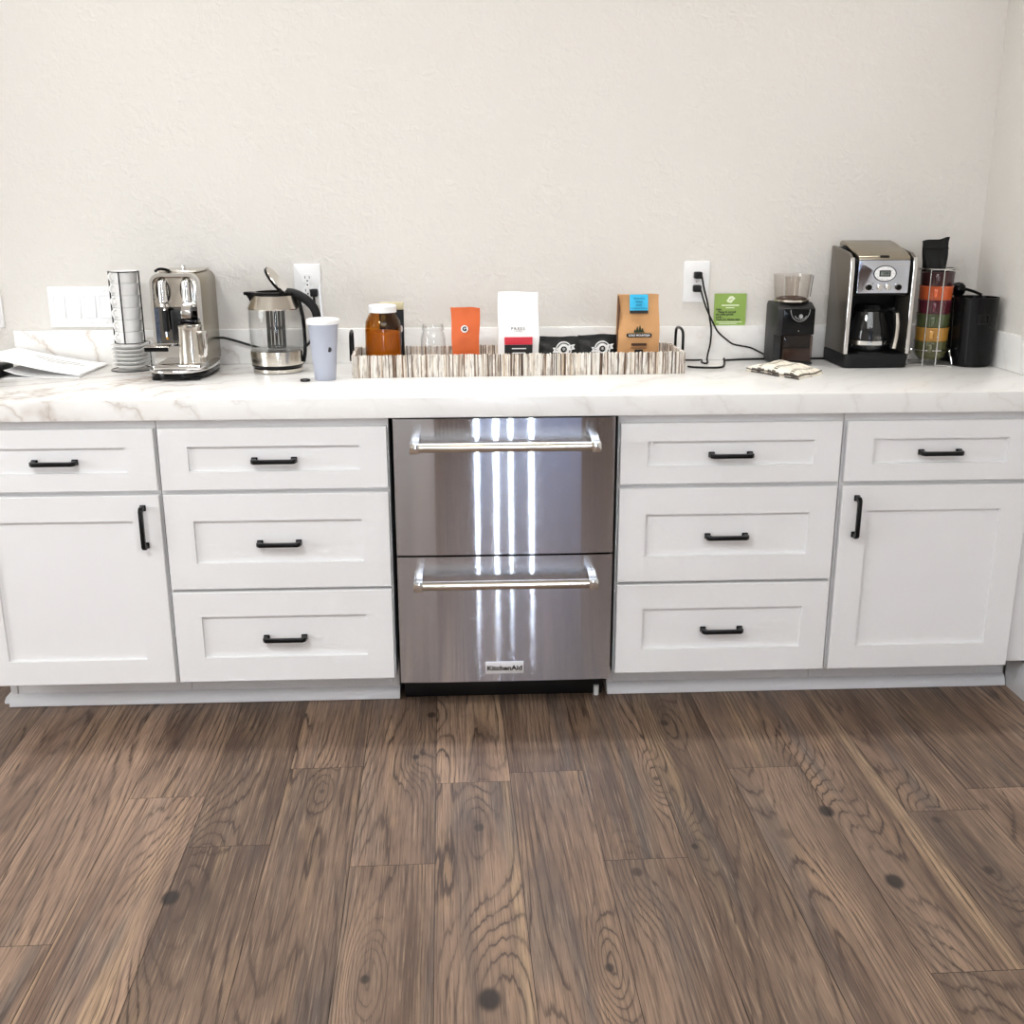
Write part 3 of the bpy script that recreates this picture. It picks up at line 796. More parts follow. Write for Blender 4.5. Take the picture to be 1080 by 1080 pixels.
MB().tube([(.070, -.012, .222), (.078, -.014, .185), (.0835, -.016, .150), (.0850, -.016, .095), (.083, -.016, .055), (.0775, -.015, .030)], .0055, 8, smooth=5).build('handle_spine', M_black_gloss, kt)
ld = MB().lathe([(0, 0), (.044, 0), (.046, .002), (.045, .006), (0, .007)], seg=36)
lo = ld.build('lid', M_nickel, kt)
lo.matrix_local = Matrix.Translation((.008, .004, .262)) @ Matrix.Rotation(math.radians(-5), 4, 'Z') @ Matrix.Rotation(math.radians(53), 4, 'Y')
MB().lathe([(0, -.005), (.0445, -.005), (.048, -.003), (.048, .0035), (.0465, .0035), (.0455, -.0005), (0, -.0005)]).build('lid_seal', M_black_gloss, lo)
MB().cyl((.030, -.002, .231), (.046, -.002, .231), .006).build('hinge', M_black_gloss, kt)
# inner mesh tea strainer seen through the glass
stn = MB()
for i in range(14):
    a = 2*PI*i/14; stn.cyl((.025*math.cos(a), .025*math.sin(a), .071), (.025*math.cos(a), .025*math.sin(a), .183), .0026, seg=10)
for z in (.072, .127, .182): stn.lathe([(.0235, z-.002), (.0265, z-.002), (.0265, z+.002), (.0235, z+.002)], close=True)
stn.build('strainer', plain('dark_steel', (96, 94, 92), .25, 1), kt)

# ------------------------------------------------------------------ tumbler and bottle cap
tb = thing('travel_cup', 'lavender plastic cup with white lid and straw beside the kettle', 'cup', (-.497, -.338, ZC))
MB().lathe([(0, 0), (.0285, 0), (.0300, .002), (.0420, .158), (.040, .158), (.028, .004), (0, .004)]).build('cup_body', M_lav, tb)
MB().lathe([(0, .160), (.041, .160), (.0465, .157), (.0475, .163), (.0455, .170), (.040, .172), (0, .172)]).build('lid', M_white_plastic, tb)
MB().tube([(.002, .002, .10), (-.001, .004, .172), (-.005, .008, .262)], .0032, 10).build('straw', plain('clear_straw', (214, 216, 220), .25), tb)
MB().prism([(.019+.0055*math.cos(a), .088+.007*math.sin(a)) for a in [2*PI*i/16 for i in range(16)]], -.0330, -.025, 'y').build('printed_mark', M_ink, tb)
cpp = MB().lathe([(0, 0), (.0135, 0), (.0142, .001), (.0142, .0045), (.0125, .006), (0, .006)], seg=24).build('bottle_cap', M_black_gloss)
cpp.location = (-.550, -.368, ZC); tag(cpp, 'small black cap lying on the worktop in front of the kettle', 'cap')

# ------------------------------------------------------------------ tray
TR = math.radians(2.0)
ty = thing('serving_tray', 'long whitewashed stick tray with black loop handles holding coffee bags', 'tray', (.0555, -.205, ZC), TR)
TL, TD, TH = .4795, .100, .064
MB().span(-TL+.006, TL-.006, -TD+.006, TD-.006, .001, .010).build('tray_base', M_stick, ty)
rs = random.Random(3)
def stick_row(x0, x1, y, along='x'):
    mb = MB(); p = x0
    while p < x1:
        ww = rs.uniform(.0019, .0041); h = TH + rs.uniform(-.0018, .0016); dpt = .008+rs.uniform(-.001, .002)
        tl = rs.uniform(-.05, .05)
        if along == 'x': mb.box((p+ww/2, y+rs.uniform(-.001, .001), h/2), (ww*.94, dpt, h), .0008, (0, tl*.6, 0), 1)
        else: mb.box((y+rs.uniform(-.001, .001), p+ww/2, h/2), (dpt, ww*.94, h), .0008, (tl*.6, 0, 0), 1)
        p += ww
    return mb
stick_row(-TL, TL, -TD).build('tray_side', M_stick, ty)
stick_row(-TL, TL, TD).build('tray_side', M_stick, ty)
stick_row(-TD+.005, TD-.005, -TL+.002, 'y').build('tray_end', M_stick, ty)
stick_row(-TD+.005, TD-.005, TL-.002, 'y').build('tray_end', M_stick, ty)
for s_ in (-1, 1):
    x = s_*(TL+.007)
    pts = [(x, -.048, .042), (x, -.048, .095), (x, -.038, .116), (x, 0, .122), (x, .038, .116), (x, .048, .095), (x, .048, .042)]
    hb = MB().tube(pts, .0042, 8, smooth=5)
    hb.build('handle', M_black_metal, ty)

ZT0 = ZC + .0105      # tray floor
def on_tray(x, y=-.2):  # small helper: y follows the tray's slight turn
    return (x, y + (x-.0555)*math.tan(TR), ZT0)
# amber jar
jr = thing('coffee_jar', 'amber glass jar with white lid at the left end of the tray', 'jar', on_tray(-.338, -.205))
MB().lathe([(0, 0), (.046, 0), (.0515, .004), (.0535, .02), (.0525, .115), (.050, .140), (.040, .158), (.037, .162), (.037, .172), (.034, .172), (.034, .160), (.047, .138), (.0495, .115), (.0505, .02), (.048, .006), (0, .005)]).build('jar_body', M_amber, jr)
MB().lathe([(0, .006), (.0475, .0065), (.0500, .02), (.0490, .110), (0, .112)]).build('lower_fill', M_jar_fill, jr)  # pale yellow solid, turns the lower part of the jar orange
MB().lathe([(0, .1735), (.0375, .1735), (.0385, .166), (.0405, .166), (.0405, .184), (.038, .187), (0, .187)]).build('lid', M_white_plastic, jr)
# black packet behind the jar
bp_ = thing('coffee_box', 'black carton with cream top edge standing behind the amber jar', 'box', on_tray(-.318, -.1285))
MB().span(-.035, .037, -.012, .012, 0, .166, .002).build('carton', M_black_foil, bp_)
MB().span(-.035, .037, -.012, .012, .166, .187, .002).build('top_flap', M_cream, bp_)
MB().prism([(.030+.004*math.cos(a), .11+.010*math.sin(a)) for a in [2*PI*i/16 for i in range(16)]], -.0126, -.0115, 'y').build('printed_mark', M_white_plastic, bp_)
# mason jar
mj = thing('mason_jar', 'small empty clear glass jar between amber jar and orange bag', 'jar', on_tray(-.193, -.205))
MB().lathe([(0, 0), (.031, 0), (.0355, .004), (.0375, .012), (.037, .085), (.034, .100), (.0305, .108), (.0305, .112), (.032, .114), (.032, .118), (.0305, .120), (.0305, .130), (.0285, .130), (.0285, .108), (.032, .098), (.0347, .085), (.0352, .012), (.032, .006), (0, .006)]).build('jar_body', M_glass, mj)
em_ = MB()
for k in range(3): em_.tube([(.032*math.cos(2*PI*i/30), .032*math.sin(2*PI*i/30), .1145+k*.0045) for i in range(30)], .0011, 6, closed=True)
em_.build('screw_thread', M_glass, mj)
# bags
def bag(mb, w0, w1, dp, h, ht, lean=0, wob=.004, seed=1, skew=0):
    """stand-up bag: full at the bottom, pinched to a flat fold at the top"""
    r = random.Random(seed); b = bmesh.new(); n = 12; rings = []
    ph = [r.uniform(0, 6.28) for _ in range(6)]
    for j in range(n+1):
        s_ = j/n; z = h*s_
        ww = (w0+(w1-w0)*s_)/2
        dd = dp/2*(1 if s_ < ht else max(.10, 1-((s_-ht)/(1-ht))**1.1))
        if j == 0: ww *= .97; dd *= .94
        ring = []
        m = 10
        P = [(-1+2*i/m, -1) for i in range(m)] + [(1, -1+2*i/4) for i in range(4)] + [(1-2*i/m, 1) for i in range(m)] + [(-1, 1-2*i/4) for i in range(4)]
        for (a, c) in P:
            x = a*ww; yb = c*dd
            if abs(a) == 1 and abs(c) < 1: x -= a*.010*(1-abs(c))*min(1, s_*2)       # side gusset folds in
            bulge = (1-a*a)*.006*math.sin(PI*min(1, s_*1.1)) if abs(c) == 1 else 0
            yy = yb + c*bulge + lean*z + wob*math.sin(5*a+ph[0]+6*s_)*math.sin(7*s_+ph[1])*min(1, 3*s_)
            zz = z + (skew*a*ww if j == n else skew*a*ww*s_) + (.0015*math.sin(4*a+ph[2]) if j == n else 0)
            ring.append(b.verts.new((x + .001*math.sin(9*s_+ph[3]), yy, max(0, zz))))
        rings.append(ring)
    L = len(rings[0])
    for A, B in zip(rings, rings[1:]):
        for k in range(L): b.faces.new((A[k], A[(k+1) % L], B[(k+1) % L], B[k]))
    b.faces.new(rings[0]); b.faces.new(rings[-1])
    bmesh.ops.recalc_face_normals(b, faces=b.faces)
    return mb.merge(b)
ob = thing('coffee_bag', 'orange paper coffee bag with round white logo', 'bag', on_tray(-.0975, -.2))
MB_ = bag(MB(), .076, .086, .048, .176, .35, 0, .0015, 2).build('bag_body', M_orange, ob)
lg = MB().cyl((-.003, -.0305, .117), (-.003, -.026, .117), .0105, seg=28).build('logo_disc', M_white_plastic, ob)
text('lettering', 'G', .0165, (-.003, -.0310, .117), M_ink, lg, 1.0, bold=.0009)
wb = thing('coffee_bag', 'tall white coffee bag with red and black label', 'bag', on_tray(.0575, -.2))
bag(MB(), .119, .117, .060, .220, .42, 0, .002, 3, -.03).build('bag_body', M_wpaper, wb)
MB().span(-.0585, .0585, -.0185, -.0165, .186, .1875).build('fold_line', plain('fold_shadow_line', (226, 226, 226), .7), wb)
lb = MB().span(-.0415, .0405, -.0395, -.0355, .041, .070).build('label', M_ink, wb)
MB().span(-.0415, .0405, -.0397, -.0355, .071, .0925).build('label_band', M_red, lb)
MB().span(-.020, .022, -.0401, -.039, .058, .061).build('label_line', M_white_plastic, lb)
MB().span(-.018, .020, -.0401, -.039, .0455, .048).build('label_line', M_white_plastic, lb)
text('label_lettering', 'RED', .009, (0, -.0402, .0815), plain('dark_red_ink', (150, 24, 40), .6), lb, 1.2) if False else None
text('lettering', 'PRESS', .0125, (-.002, -.0378, .117), M_ink, wb, 1.0, spacing=1.35)
text('lettering', 'COFFEE', .0055, (-.002, -.0378, .109), M_greyink, wb, 1.0, spacing=1.4)
def pouch(label, x, y, h, seed, skew):
    t = thing('coffee_pouch', label, 'pouch', on_tray(x, y), group=None)
    bag(MB(), .117, .117, .052, h, .45, .05, .003, seed, skew).build('pouch_body', M_black_foil, t)
    L = MB(); yy = -.0330; cx, cz = .012, .052
    for ro, ri in ((.0235, .0205), (.0165, .0095)):
        L.ringprism([(cx+ro*math.cos(2*PI*i/36), cz+ro*math.sin(2*PI*i/36)) for i in range(36)], [(cx+ri*math.cos(2*PI*i/36), cz+ri*math.sin(2*PI*i/36)) for i in range(36)], yy, yy+.006)
    for s_ in (-1, 1):
        a = [(cx+s_*.013, cz-.006+s_*.003), (cx+s_*.033, cz-.004+s_*.005), (cx+s_*.029, cz+.003+s_*.005), (cx+s_*.033, cz+.010+s_*.005), (cx+s_*.013, cz+.008+s_*.003)]
        L.prism(a if s_ > 0 else a[::-1], yy-.0003, yy+.006, 'y')
    lo_ = L.build('printed_logo', M_white_plastic, t)
    text('lettering', 'C', .012, (cx-.022, yy-.0006, cz+.001), M_ink, lo_)
    text('lettering', 'E', .012, (cx+.022, yy-.0006, cz+.005), M_ink, lo_)
    text('lettering', '*', .022, (cx, yy-.0006, cz-.003), M_white_plastic, lo_)
    return t
pouch('black foil coffee pouch with round white logo beside the white bag', .181, -.185, .086, 5, .0)
pouch('black foil coffee pouch with round white logo beside the kraft bag', .297, -.180, .090, 8, .03)
kb = thing('coffee_bag', 'brown kraft coffee bag with blue sticker at the top', 'bag', on_tray(.4135, -.205))
bag(MB(), .123, .121, .062, .210, .40, 0, .0025, 11, .015).build('bag_body', M_kraft, kb)
MB().prism([(-.0625, .05), (-.0615, .209), (-.0595, .200), (-.0555, .17), (-.0585, .13), (-.060, .07)], -.024, -.004, 'y').build('side_fold', M_kraft_side, kb)
st = MB().box((-.001, -.0215, .187), (.054, .0012, .050), .0, (math.radians(-12), 0, 0)).build('sticker', M_blue, kb)
MB().box((-.001, -.0275, .1615), (.054, .0014, .0085), 0, (math.radians(-10), 0, 0)).build('sticker_strip', M_ink, st)
for i, tx in enumerate(('NICARAGUA', 'MEDIUM', 'ROAST', 'NOTES OF COCOA')):
    text('lettering', tx, .0062, (-.001, -.0225-.0021*i, .200-.0095*i), M_tealink, st, .9, rot=(PI/2-math.radians(12), 0, 0))
bn = MB().prism(rrect(-.037, .037, .089, .100, .0045), -.0400, -.034, 'y').build('banner', M_ink, kb)
text('lettering', 'COLD MOUNTAIN', .0082, (0, -.0405, .0945), M_wpaper, bn, .92, bold=.0001)
mt = MB().prism([(-.016, .103), (-.013, .112), (-.010, .106), (-.006, .121), (-.002, .107), (.002, .124), (.006, .108), (.010, .116), (.014, .104), (.017, .103)], -.0385, -.034, 'y').build('printed_trees', M_greenink, kb)
MB().span(-.022, .022, -.0405, -.034, .064, .071).build('printed_band', plain('brown_ink', (72, 48, 34), .7), kb)
MB().span(-.024, .022, -.0405, -.034, .0565, .0585).build('printed_line', plain('brown_ink_pale', (130, 92, 62), .7), kb)
MB().span(-.012, .012, -.0395, -.033, .036, .052).build('printed_square', M_ink, kb)

# ------------------------------------------------------------------ cords and plugs
def plug(parent, x, z, dx=.012):
    MB().span(x-.012, x+.012, -.034, -.0092, z-.011, z+.010, .004).build('plug', M_black_matte, parent)
ca = thing('power_cord', 'black cord hanging from the upper socket and running behind the tray', 'cord')
plug(ca, .626, 1.179)
MB().tube([(.636, -.030, 1.176), (.645, -.032, 1.136), (.658, -.030, 1.093), (.666, -.031, 1.049), (.673, -.031, 1.011), (.672, -.032, .969), (.665, -.034, .934), (.660, -.050, .9185), (.655, -.085, .9178), (.642, -.110, .9178), (.636, -.085, .9178), (.642, -.055, .9205), (.628, -.040, .9180), (.590, -.035, .9178), (.52, -.034, .9178), (.40, -.036, .9178)], .0028, 8, smooth=6).build('cable', M_black_matte, ca)
cb = thing('power_cord', 'black cord from the lower socket curving down to the coffee grinder', 'cord')
plug(cb, .6245, 1.1385)
MB().tube([(.634, -.031, 1.135), (.640, -.0385, 1.113), (.654, -.0385, 1.076), (.676, -.0385, 1.034), (.695, -.030, 1.005), (.723, -.028, .981), (.745, -.028, .966), (.772, -.028, .960), (.802, -.030, .954), (.832, -.034, .940), (.842, -.040, .935)], .0026, 8, smooth=6).build('cable', M_black_matte, cb)
cc = MB().tube([(.575, -.170, .9178), (.595, -.190, .9178), (.650, -.200, .9178), (.677, -.185, .9178), (.690, -.150, .9182), (.700, -.115, .9188), (.706, -.082, .9280), (.712, -.060, .9205), (.735, -.040, .9178), (.80, -.0275, .9178), (.90, -.0215+.001, .9178), (.98, -.0245, .9178), (1.05, -.0255, .9178)], .0031, 8, smooth=6).build('power_cord', M_black_matte)
tag(cc, 'black cord lying on the worktop between the tray and coffee maker', 'cord')
ce = thing('power_cord', 'black cord from the espresso machine to the outlet behind the kettle', 'cord')
MB().span(-.5705, -.548, -.034, -.0092, 1.120, 1.143, .004).build('plug', M_black_matte, ce)
MB().tube([(-.852, -.052, 1.000), (-.835, -.045, .9985), (-.796, -.045, .988), (-.755, -.045, .975), (-.70, -.040, .960), (-.64, -.032, .954), (-.585, -.028, .975), (-.562, -.030, 1.03), (-.558, -.031, 1.09), (-.559, -.030, 1.121)], .0038, 8, smooth=6).build('cable', M_black_matte, ce)

# ------------------------------------------------------------------ green card
gc = thing('note_card', 'green printed note card leaning on the wall above the backsplash', 'card', (.7355, -.0045, 1.0222))
MB().span(-.0505, .0505, -.0012, .0012, 0, .0985).build('card', M_greencard, gc)
lf = [(-.013, .075), (-.004, .0895), (.006, .0915), (.0155, .083), (.011, .080), (.003, .0695), (-.006, .071)]
lm = MB().prism(lf, -.0016, -.001, 'y').build('leaf_logo', M_greenlight, gc)
MB().prism([(-.006, .0775), (.004, .0835), (.007, .0845), (.005, .082), (-.004, .0765)], -.002, -.0014, 'y').build('leaf_vein', M_greencard, lm)
MB().span(-.027, .028, -.0016, -.001, .0605, .0640).build('printed_line', M_greenlight, gc)
MB().span(-.014, .014, -.0016, -.001, .0535, .0560).build('printed_line', M_greenlight, gc)
for i, (tx, x0) in enumerate((('Hello,', -.044), ('Please do not pull', -.037), ('the coffee grinder', -.044), ('cords ...', -.044), ('Thank you, kitchen team', -.044))):
    o = text('lettering', tx, .0086, (x0, -.0015, .0495-.0078*i), M_ink, gc, .90, bold=.00022)
    xs = [v.co.x for v in o.data.vertices]; o.location.x = x0 - min(xs)*.90
MB().span(-.042, .040, -.0016, -.001, .0095, .0115).build('printed_line', M_greenlight, gc)
MB().span(-.034, .024, -.0016, -.001, .0045, .0062).build('printed_line', M_greenlight, gc)

# ------------------------------------------------------------------ grinder
gr = thing('coffee_grinder', 'black electric coffee grinder with clear bean hopper left of the coffee maker', 'grinder', (.902, -.092, ZC))
sd = [(.062, .003), (.062, .178), (.050, .188), (-.030, .188), (-.066, .172), (-.066, .093), (-.040, .093), (-.040, .012), (-.066, .012), (-.066, .003)]
MB().prism(sd, -.058, .058, 'x', .004).build('grinder_body', M_char, gr)
MB().prism(rrect(-.041, .0555, .096, .172, .006), -.0690, -.064, 'y', .001).build('front_panel', M_black_gloss, gr)
di = MB().ringprism([(.010+.030*math.cos(PI+PI*i/20), .170+.036*math.sin(PI+PI*i/20)) for i in range(21)], [(.010+.0285*math.cos(PI+PI*i/20), .170+.0345*math.sin(PI+PI*i/20)) for i in range(21)], -.0700, -.068)
for k in range(9):
    a = PI*1.15 + PI*.7*k/8
    di.cyl((.012+.019*math.cos(a), -.0702, .157+.016*math.sin(a)), (.012+.019*math.cos(a), -.068, .157+.016*math.sin(a)), .0018, seg=8)
di.cyl((.012, -.073, .150), (.012, -.068, .150), .006, seg=20)
di.build('dial_marks', plain('grey_print', (150, 150, 150), .5), gr)
MB().ball((.008, -.0692, .106), .0018).build('indicator', M_nickel, gr)
gcont = MB().prism(rrect(-.036, .055, .0125, .092, .004), -.067, -.041, 'y', .002).build('grounds_container', M_smoke, gr)
MB().span(-.032, .051, -.060, -.045, .015, .050).build('grounds', M_beans, gcont)
MB().lathe([(.046, .186), (.053, .190), (.054, .196), (.046, .196)], close=True).build('hopper_collar', M_nickel, gr)
hp = MB().lathe([(.047, .196), (.051, .200), (.0565, .258), (.0575, .270), (.0555, .270), (.0545, .258), (.049, .201), (.046, .198)], close=True).build('bean_hopper', M_hopper, gr)
MB().lathe([(.018, .20), (.021, .20), (.024, .262), (.021, .262)], close=True, seg=28).build('feed_tube', M_hopper, hp)
MB().lathe([(.012, .1885), (.044, .1885), (.044, .1995), (.03, .204), (.012, .200)], close=True, seg=32).build('beans', M_beans, gr)
MB().tube([(.0575, -.02, .268), (.051, -.022, .205)], .0012, 6).build('hopper_rib', M_char, hp)

# ------------------------------------------------------------------ folded cloth
def cf(u, v):
    # square napkin folded over itself, lying cornerwise; u runs along its near right edge
    B, R, T, L = (-.005, -.118), (.098, -.012), (.018, .128), (-.102, .045)
    x = (1-v)*((1-u)*B[0]+u*R[0]) + v*((1-u)*L[0]+u*T[0]); y = (1-v)*((1-u)*B[1]+u*R[1]) + v*((1-u)*L[1]+u*T[1])
    e = (1-(2*u-1)**6)*(1-(2*v-1)**6)
    z = .010 + e*(.012 + .004*v) + .0022*math.sin(7*u+2*v) + .0016*math.sin(13*v+3*u)
    x += .003*math.sin(9*v+1)*(1-e); y += .003*math.sin(8*u)*(1-e)
    return (x, y, max(.008, z))
cl_ = thing('folded_napkin', 'folded cream cloth napkin with black dash print before the grinder', 'napkin', (.838, -.300, ZC))
MB().sheet(cf, 40, 24, .0055, 'cloth').build('top_layer', M_cloth, cl_)
def cf2(u, v):
    x, y, z = cf(u, v)
    return (x*1.05+.002, y*1.04-.004, max(.0035, z*.42-.001))
MB().sheet(cf2, 40, 24, .003, 'cloth').build('bottom_layer', M_cloth, cl_)
ed = MB()
for q in (1.0, .45):
    ed.tube([(cf(i/30, 0)[0]*1.02, cf(i/30, 0)[1]*1.02-.001, max(.002, cf(i/30, 0)[2]*q-.003)) for i in range(31)], .0012, 6)
    ed.tube([(cf(0, i/30)[0]*1.02-.001, cf(0, i/30)[1]*1.02-.001, max(.002, cf(0, i/30)[2]*q-.003)) for i in range(31)], .0012, 6)
ed.build('hem', plain('dark_hem', (60, 48, 40), .9), cl_)

# ------------------------------------------------------------------ coffee maker
cm = thing('coffee_maker', 'brushed steel drip coffee maker with clock display in the right corner', 'coffee maker', (1.135, -.03, ZC))
W2 = .0985
MB().prism(rrect(-W2, W2, -.192, -.002, .022, 6, (1, 1, 0, 0)), .002, .042, 'z', .003).build('base', M_black_matte, cm)
# side cheeks, rising to the back
for s_ in (-1, 1):
    x0, x1 = (-W2, -W2+.010) if s_ < 0 else (W2-.010, W2)
    c = MB().prism([(-.003, .042), (-.003, .352), (-.030, .352), (-.150, .337), (-.178, .322), (-.184, .295), (-.180, .042)], x0, x1, 'x', .002)
    ck = c.build('side_panel', plain('grey_brushed_side', (118, 112, 104), .35, .8, .04), cm)
    MB().prism([(-.184, .042), (-.188, .295), (-.181, .325), (-.176, .322), (-.1795, .295), (-.1745, .042)], x0-.0005, x1+.0005, 'x', .0006, 1).build('edge_trim', M_chrome, ck)
MB().span(-W2+.010, W2-.010, -.070, -.003, .042, .350, .002).build('rear_housing', M_black_matte, cm)
MB().span(-W2+.010, W2-.010, -.172, -.070, .214, .3215, .002).build('brew_head', M_black_gloss, cm)
fp = MB().prism(rrect(-.0755, .0775, .222, .317, .003), -.1845, -.1722, 'y', .001).build('control_panel', M_steel, cm)
MB().span(-.0755, .0775, -.1853, -.184, .3035, .3055).build('panel_seam', M_chrome, fp)
def ell(cx, cz, rx, rz, n=36): return [(cx+rx*math.cos(2*PI*i/n), cz+rz*math.sin(2*PI*i/n)) for i in range(n)]
ds = MB().prism(ell(.004, .2785, .0345, .0235), -.1862, -.184, 'y').build('display_rim', M_black_gloss, fp)
MB().prism(ell(.004, .2785, .0315, .0210), -.1870, -.1855, 'y').build('display_face', M_white_plastic, ds)
MB().span(-.013, .021, -.1880, -.1865, .2700, .2880, .001).build('display_screen', M_ink, ds)
MB().span(-.009, .017, -.1884, -.1878, .2735, .2845).build('display_digits_field', M_lcd, ds)
text('digits', '12:00', .010, (.004, -.1887, .279), M_ink, ds, .9)
for i in range(10):
    a = 2*PI*i/10
    MB().span(.004+.026*math.cos(a)-.0012, .004+.026*math.cos(a)+.0012, -.1874, -.1868, .2785+.0172*math.sin(a)-.0008, .2785+.0172*math.sin(a)+.0008).build('display_mark', M_greyink, ds)
for xx, mm, rr in ((-.042, M_black_gloss, .0085), (-.0085, M_chrome, .0075), (.0165, M_chrome, .0075), (.047, M_black_gloss, .0085)):
    rg = MB().cyl((xx, -.1875, .239), (xx, -.184, .239), rr+.003, seg=24).build('dial_ring', M_chrome, fp)
    MB().cyl((xx, -.194, .239), (xx, -.187, .239), rr, rr*1.02, 24, .001).build('dial', mm, rg)
for dx, dz in ((-.017, .010), (.013, .011), (-.017, -.006), (.014, -.007)):
    MB().span(-.042+dx-.0025, -.042+dx+.0025, -.1850, -.1843, .239+dz-.0008, .239+dz+.0008).build('dial_mark', M_ink, fp)
# lid rising to the back, slightly domed
ldp = [(-.1845, .3175), (-.180, .328), (-.150, .341), (-.060, .362), (-.020, .368), (-.006, .364), (-.004, .352), (-.07, .3505), (-.172, .3175)]
MB().prism(ldp, -.0765, .0785, 'x', .003).build('lid', M_steel_v, cm)
MB().prism([(-.183, .325), (-.178, .327), (-.178, .331), (-.184, .328)], -.012, .014, 'x').build('lid_latch', M_black_gloss, cm)
MB().cyl((0, -.120, .042), (0, -.120, .0455), .062, seg=36).build('warming_plate', M_dark, cm)
cf_ = thing('coffee_carafe', 'glass coffee carafe with steel-trimmed handle inside the coffee maker', 'carafe', (1.128, -.150, ZC+.0458))
MB().lathe([(0, 0), (.050, 0), (.056, .003), (.062, .020), (.063, .040), (.058, .075), (.048, .105), (.045, .118), (.043, .118), (.046, .104), (.056, .074), (.061, .040), (.060, .020), (.054, .005), (0, .003)]).build('glass_pot', M_glass, cf_)
MB().lathe([(0, .119), (.046, .119), (.047, .126), (.040, .138), (0, .140)]).build('lid', M_black_gloss, cf_)
MB().lathe([(.0635, .022), (.0645, .022), (.0648, .034), (.0638, .034)], close=True).build('metal_band', M_chrome, cf_)
dh = Vector((.62, -.78, 0)).normalized()
def hp_(r, z): return tuple(dh*r + Vector((0, 0, z)))
hh = MB().tube([hp_(.044, .124), hp_(.070, .127), hp_(.085, .118), hp_(.089, .085), hp_(.088, .045), hp_(.083, .015)], .0085, 10, smooth=5).build('handle', M_black_gloss, cf_)
MB().tube([hp_(.090, .118), hp_(.0955, .085), hp_(.0945, .045), hp_(.0895, .014)], .0068, 10, smooth=5).build('handle_trim', M_nickel, hh)
MB().tube([hp_(.062, .030), hp_(.083, .034)], .005, 8).build('handle_clamp', M_black_gloss, cf_)

# ------------------------------------------------------------------ rack of coloured mugs
RX, RY = 1.333, -.135
mr = thing('mug_rack', 'chrome wire mug rack standing beside the coffee maker', 'rack', (RX, RY, ZC))
wr = MB(); dv = Vector((-.40, -.92, 0)).normalized(); sv = Vector((-dv.y, dv.x, 0))
HM = .288
for f_b in (1, -1):
    for s_ in (-1, 1):
        p = dv*.0575*f_b + sv*.0185*s_
        rr = [(p.x, p.y, .004), (p.x, p.y, HM)]
        q = dv*.040*f_b + sv*.046*s_
        rr += [(q.x, q.y, HM+.001)]
        wr.tube(rr, .0019, 8)
        foot = dv*.052*f_b + sv*.052*s_; ft_ = dv*.045*f_b + sv*.066*s_
        wr.tube([(p.x, p.y, .004), (foot.x, foot.y, .003), (ft_.x, ft_.y, .003), (dv*.03*f_b+sv*.055*s_)[:2]+(.045,), (dv*.0+sv*.0505*s_)[:2]+(.046,)], .0019, 8, smooth=5)
for rr, z in ((.060, HM), (.0505, .046)):
    wr.tube([(rr*math.cos(2*PI*k/36), rr*math.sin(2*PI*k/36), z) for k in range(36)], .0019, 8, closed=True)
wr.build('wire_frame', M_chrome, mr)
cols = [('olive green', (86, 86, 54), 'lowest in the wire rack'), ('mustard yellow', (184, 134, 60), 'in the wire rack above the lowest olive one'),
        ('moss green', (74, 82, 52), 'in the middle of the wire rack under the burgundy one'), ('burgundy', (88, 32, 44), 'in the wire rack under the orange one'),
        ('orange', (202, 94, 52), 'second from the top of the wire rack'), ('dark maroon', (58, 28, 30), 'at the top of the wire rack')]
mprof = [(0, .002), (.034, 0), (.036, .001), (.037, .005), (.044, .010), (.0480, .020), (.0490, .048), (.0500, .056), (.0488, .057), (.0470, .048), (.0455, .020), (.038, .0125), (0, .012)]
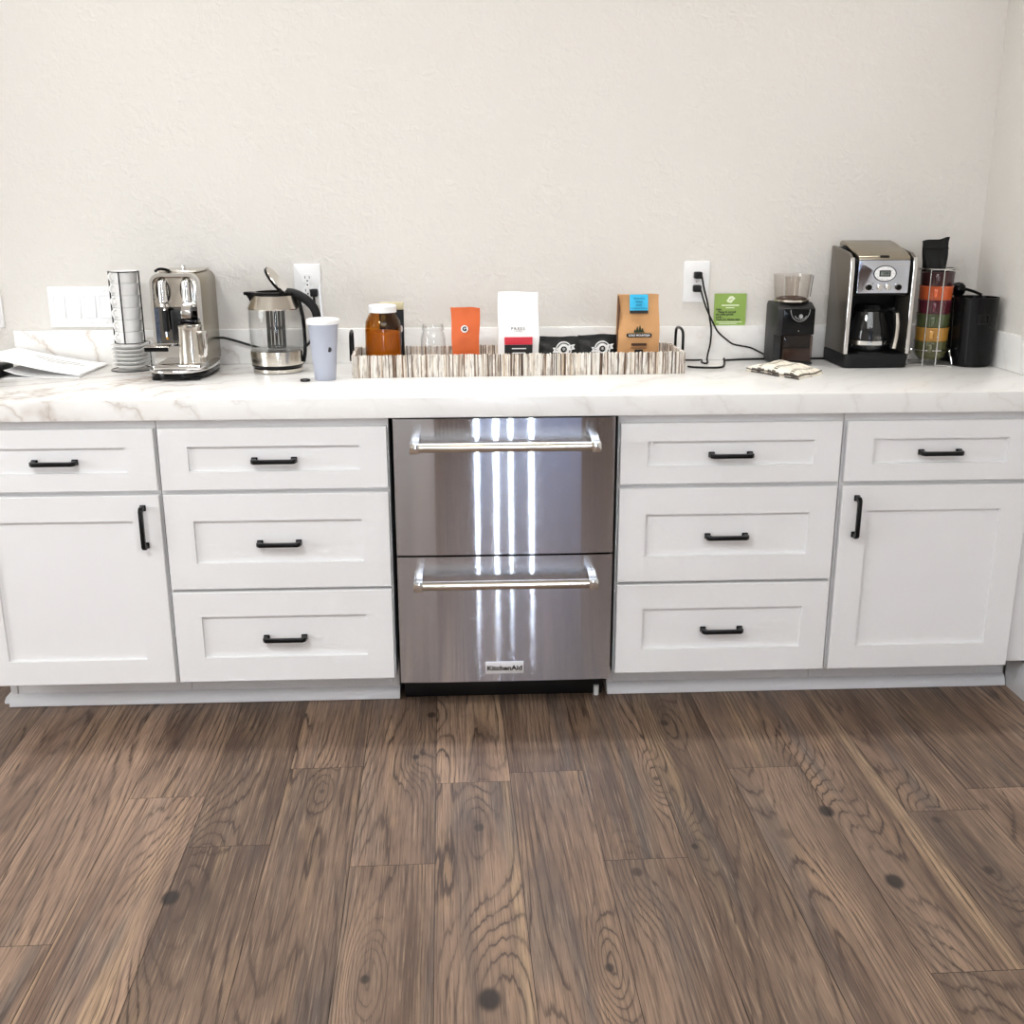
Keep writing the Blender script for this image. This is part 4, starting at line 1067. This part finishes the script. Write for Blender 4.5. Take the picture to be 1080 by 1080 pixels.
for i, (cn, rgb, where) in enumerate(cols):
    m = plain('glazed_' + cn.replace(' ', '_'), rgb, .16, 0, .10, 40, coat=.5)
    z = ZC + .016 + i*.0412
    t = thing('stacking_mug', 'glazed %s mug %s' % (cn, where), 'mug', (RX, RY, z), group='coloured mugs stacked in the wire rack')
    MB().lathe(mprof, seg=40).build('mug_body', m, t)
    e = lambda r, zz: tuple(dv*r + Vector((0, 0, zz)))
    MB().tube([e(.046, .047), e(.053, .047), e(.0545, .037), e(.053, .026), e(.046, .023)], .0038, 8, smooth=5, flat=1.8).build('handle', m, t)
pf_ = thing('filter_pouch', 'black foil pouch standing in the top mug of the wire rack', 'pouch', (RX-.012, RY+.004, ZC+.016+5*.0412+.0135), math.radians(10))
bag(MB(), .050, .092, .034, .138, .15, .02, .003, 21, .10).build('pouch_body', M_black_foil, pf_)
MB().span(-.041, .036, -.0135, -.011, .110, .1125).build('top_seal', M_black_gloss, pf_)

# ------------------------------------------------------------------ canisters and scoop
cn = thing('canister', 'glossy black canister in front at the right corner of the worktop', 'canister', (1.444, -.172, ZC))
MB().lathe([(0, 0), (.054, 0), (.0570, .003), (.0645, .20), (.0655, .203), (.0655, .206), (.0620, .206), (.0610, .19), (.054, .006), (0, .006)], seg=48).build('canister_body', M_black_gloss, cn)
MB().ringprism(rrect(-.016, .016, .130, .158, .003), rrect(-.0145, .0145, .1315, .1565, .003), -.0640, -.055, 'y').build('front_outline', M_char, cn)  # thin charcoal rectangle outline on the canister front
c2 = thing('canister', 'black canister with flat lid standing behind the glossy front canister', 'canister', (1.441, -.066, ZC))
MB().lathe([(0, 0), (.041, 0), (.043, .003), (.043, .186), (0, .186)], seg=40).build('canister_body', M_black_matte, c2)
MB().lathe([(0, .1865), (.044, .1865), (.0445, .189), (.0445, .197), (.042, .199), (0, .199)], seg=40).build('lid', M_black_gloss, c2)
sc = thing('coffee_scoop', 'black round coffee scoop resting on the rear canister lid', 'scoop', (1.424, -.085, ZC+.1995))
MB().lathe([(0, 0), (.010, .002), (.018, .008), (.0225, .018), (.0225, .024), (.020, .034), (.012, .0415), (0, .044)], seg=32).build('scoop_bowl', M_black_gloss, sc)
MB().tube([(.018, -.004, .024), (.045, -.010, .016), (.068, -.018, .006)], .0045, 8, smooth=4, flat=1.3).build('handle', M_black_gloss, sc)
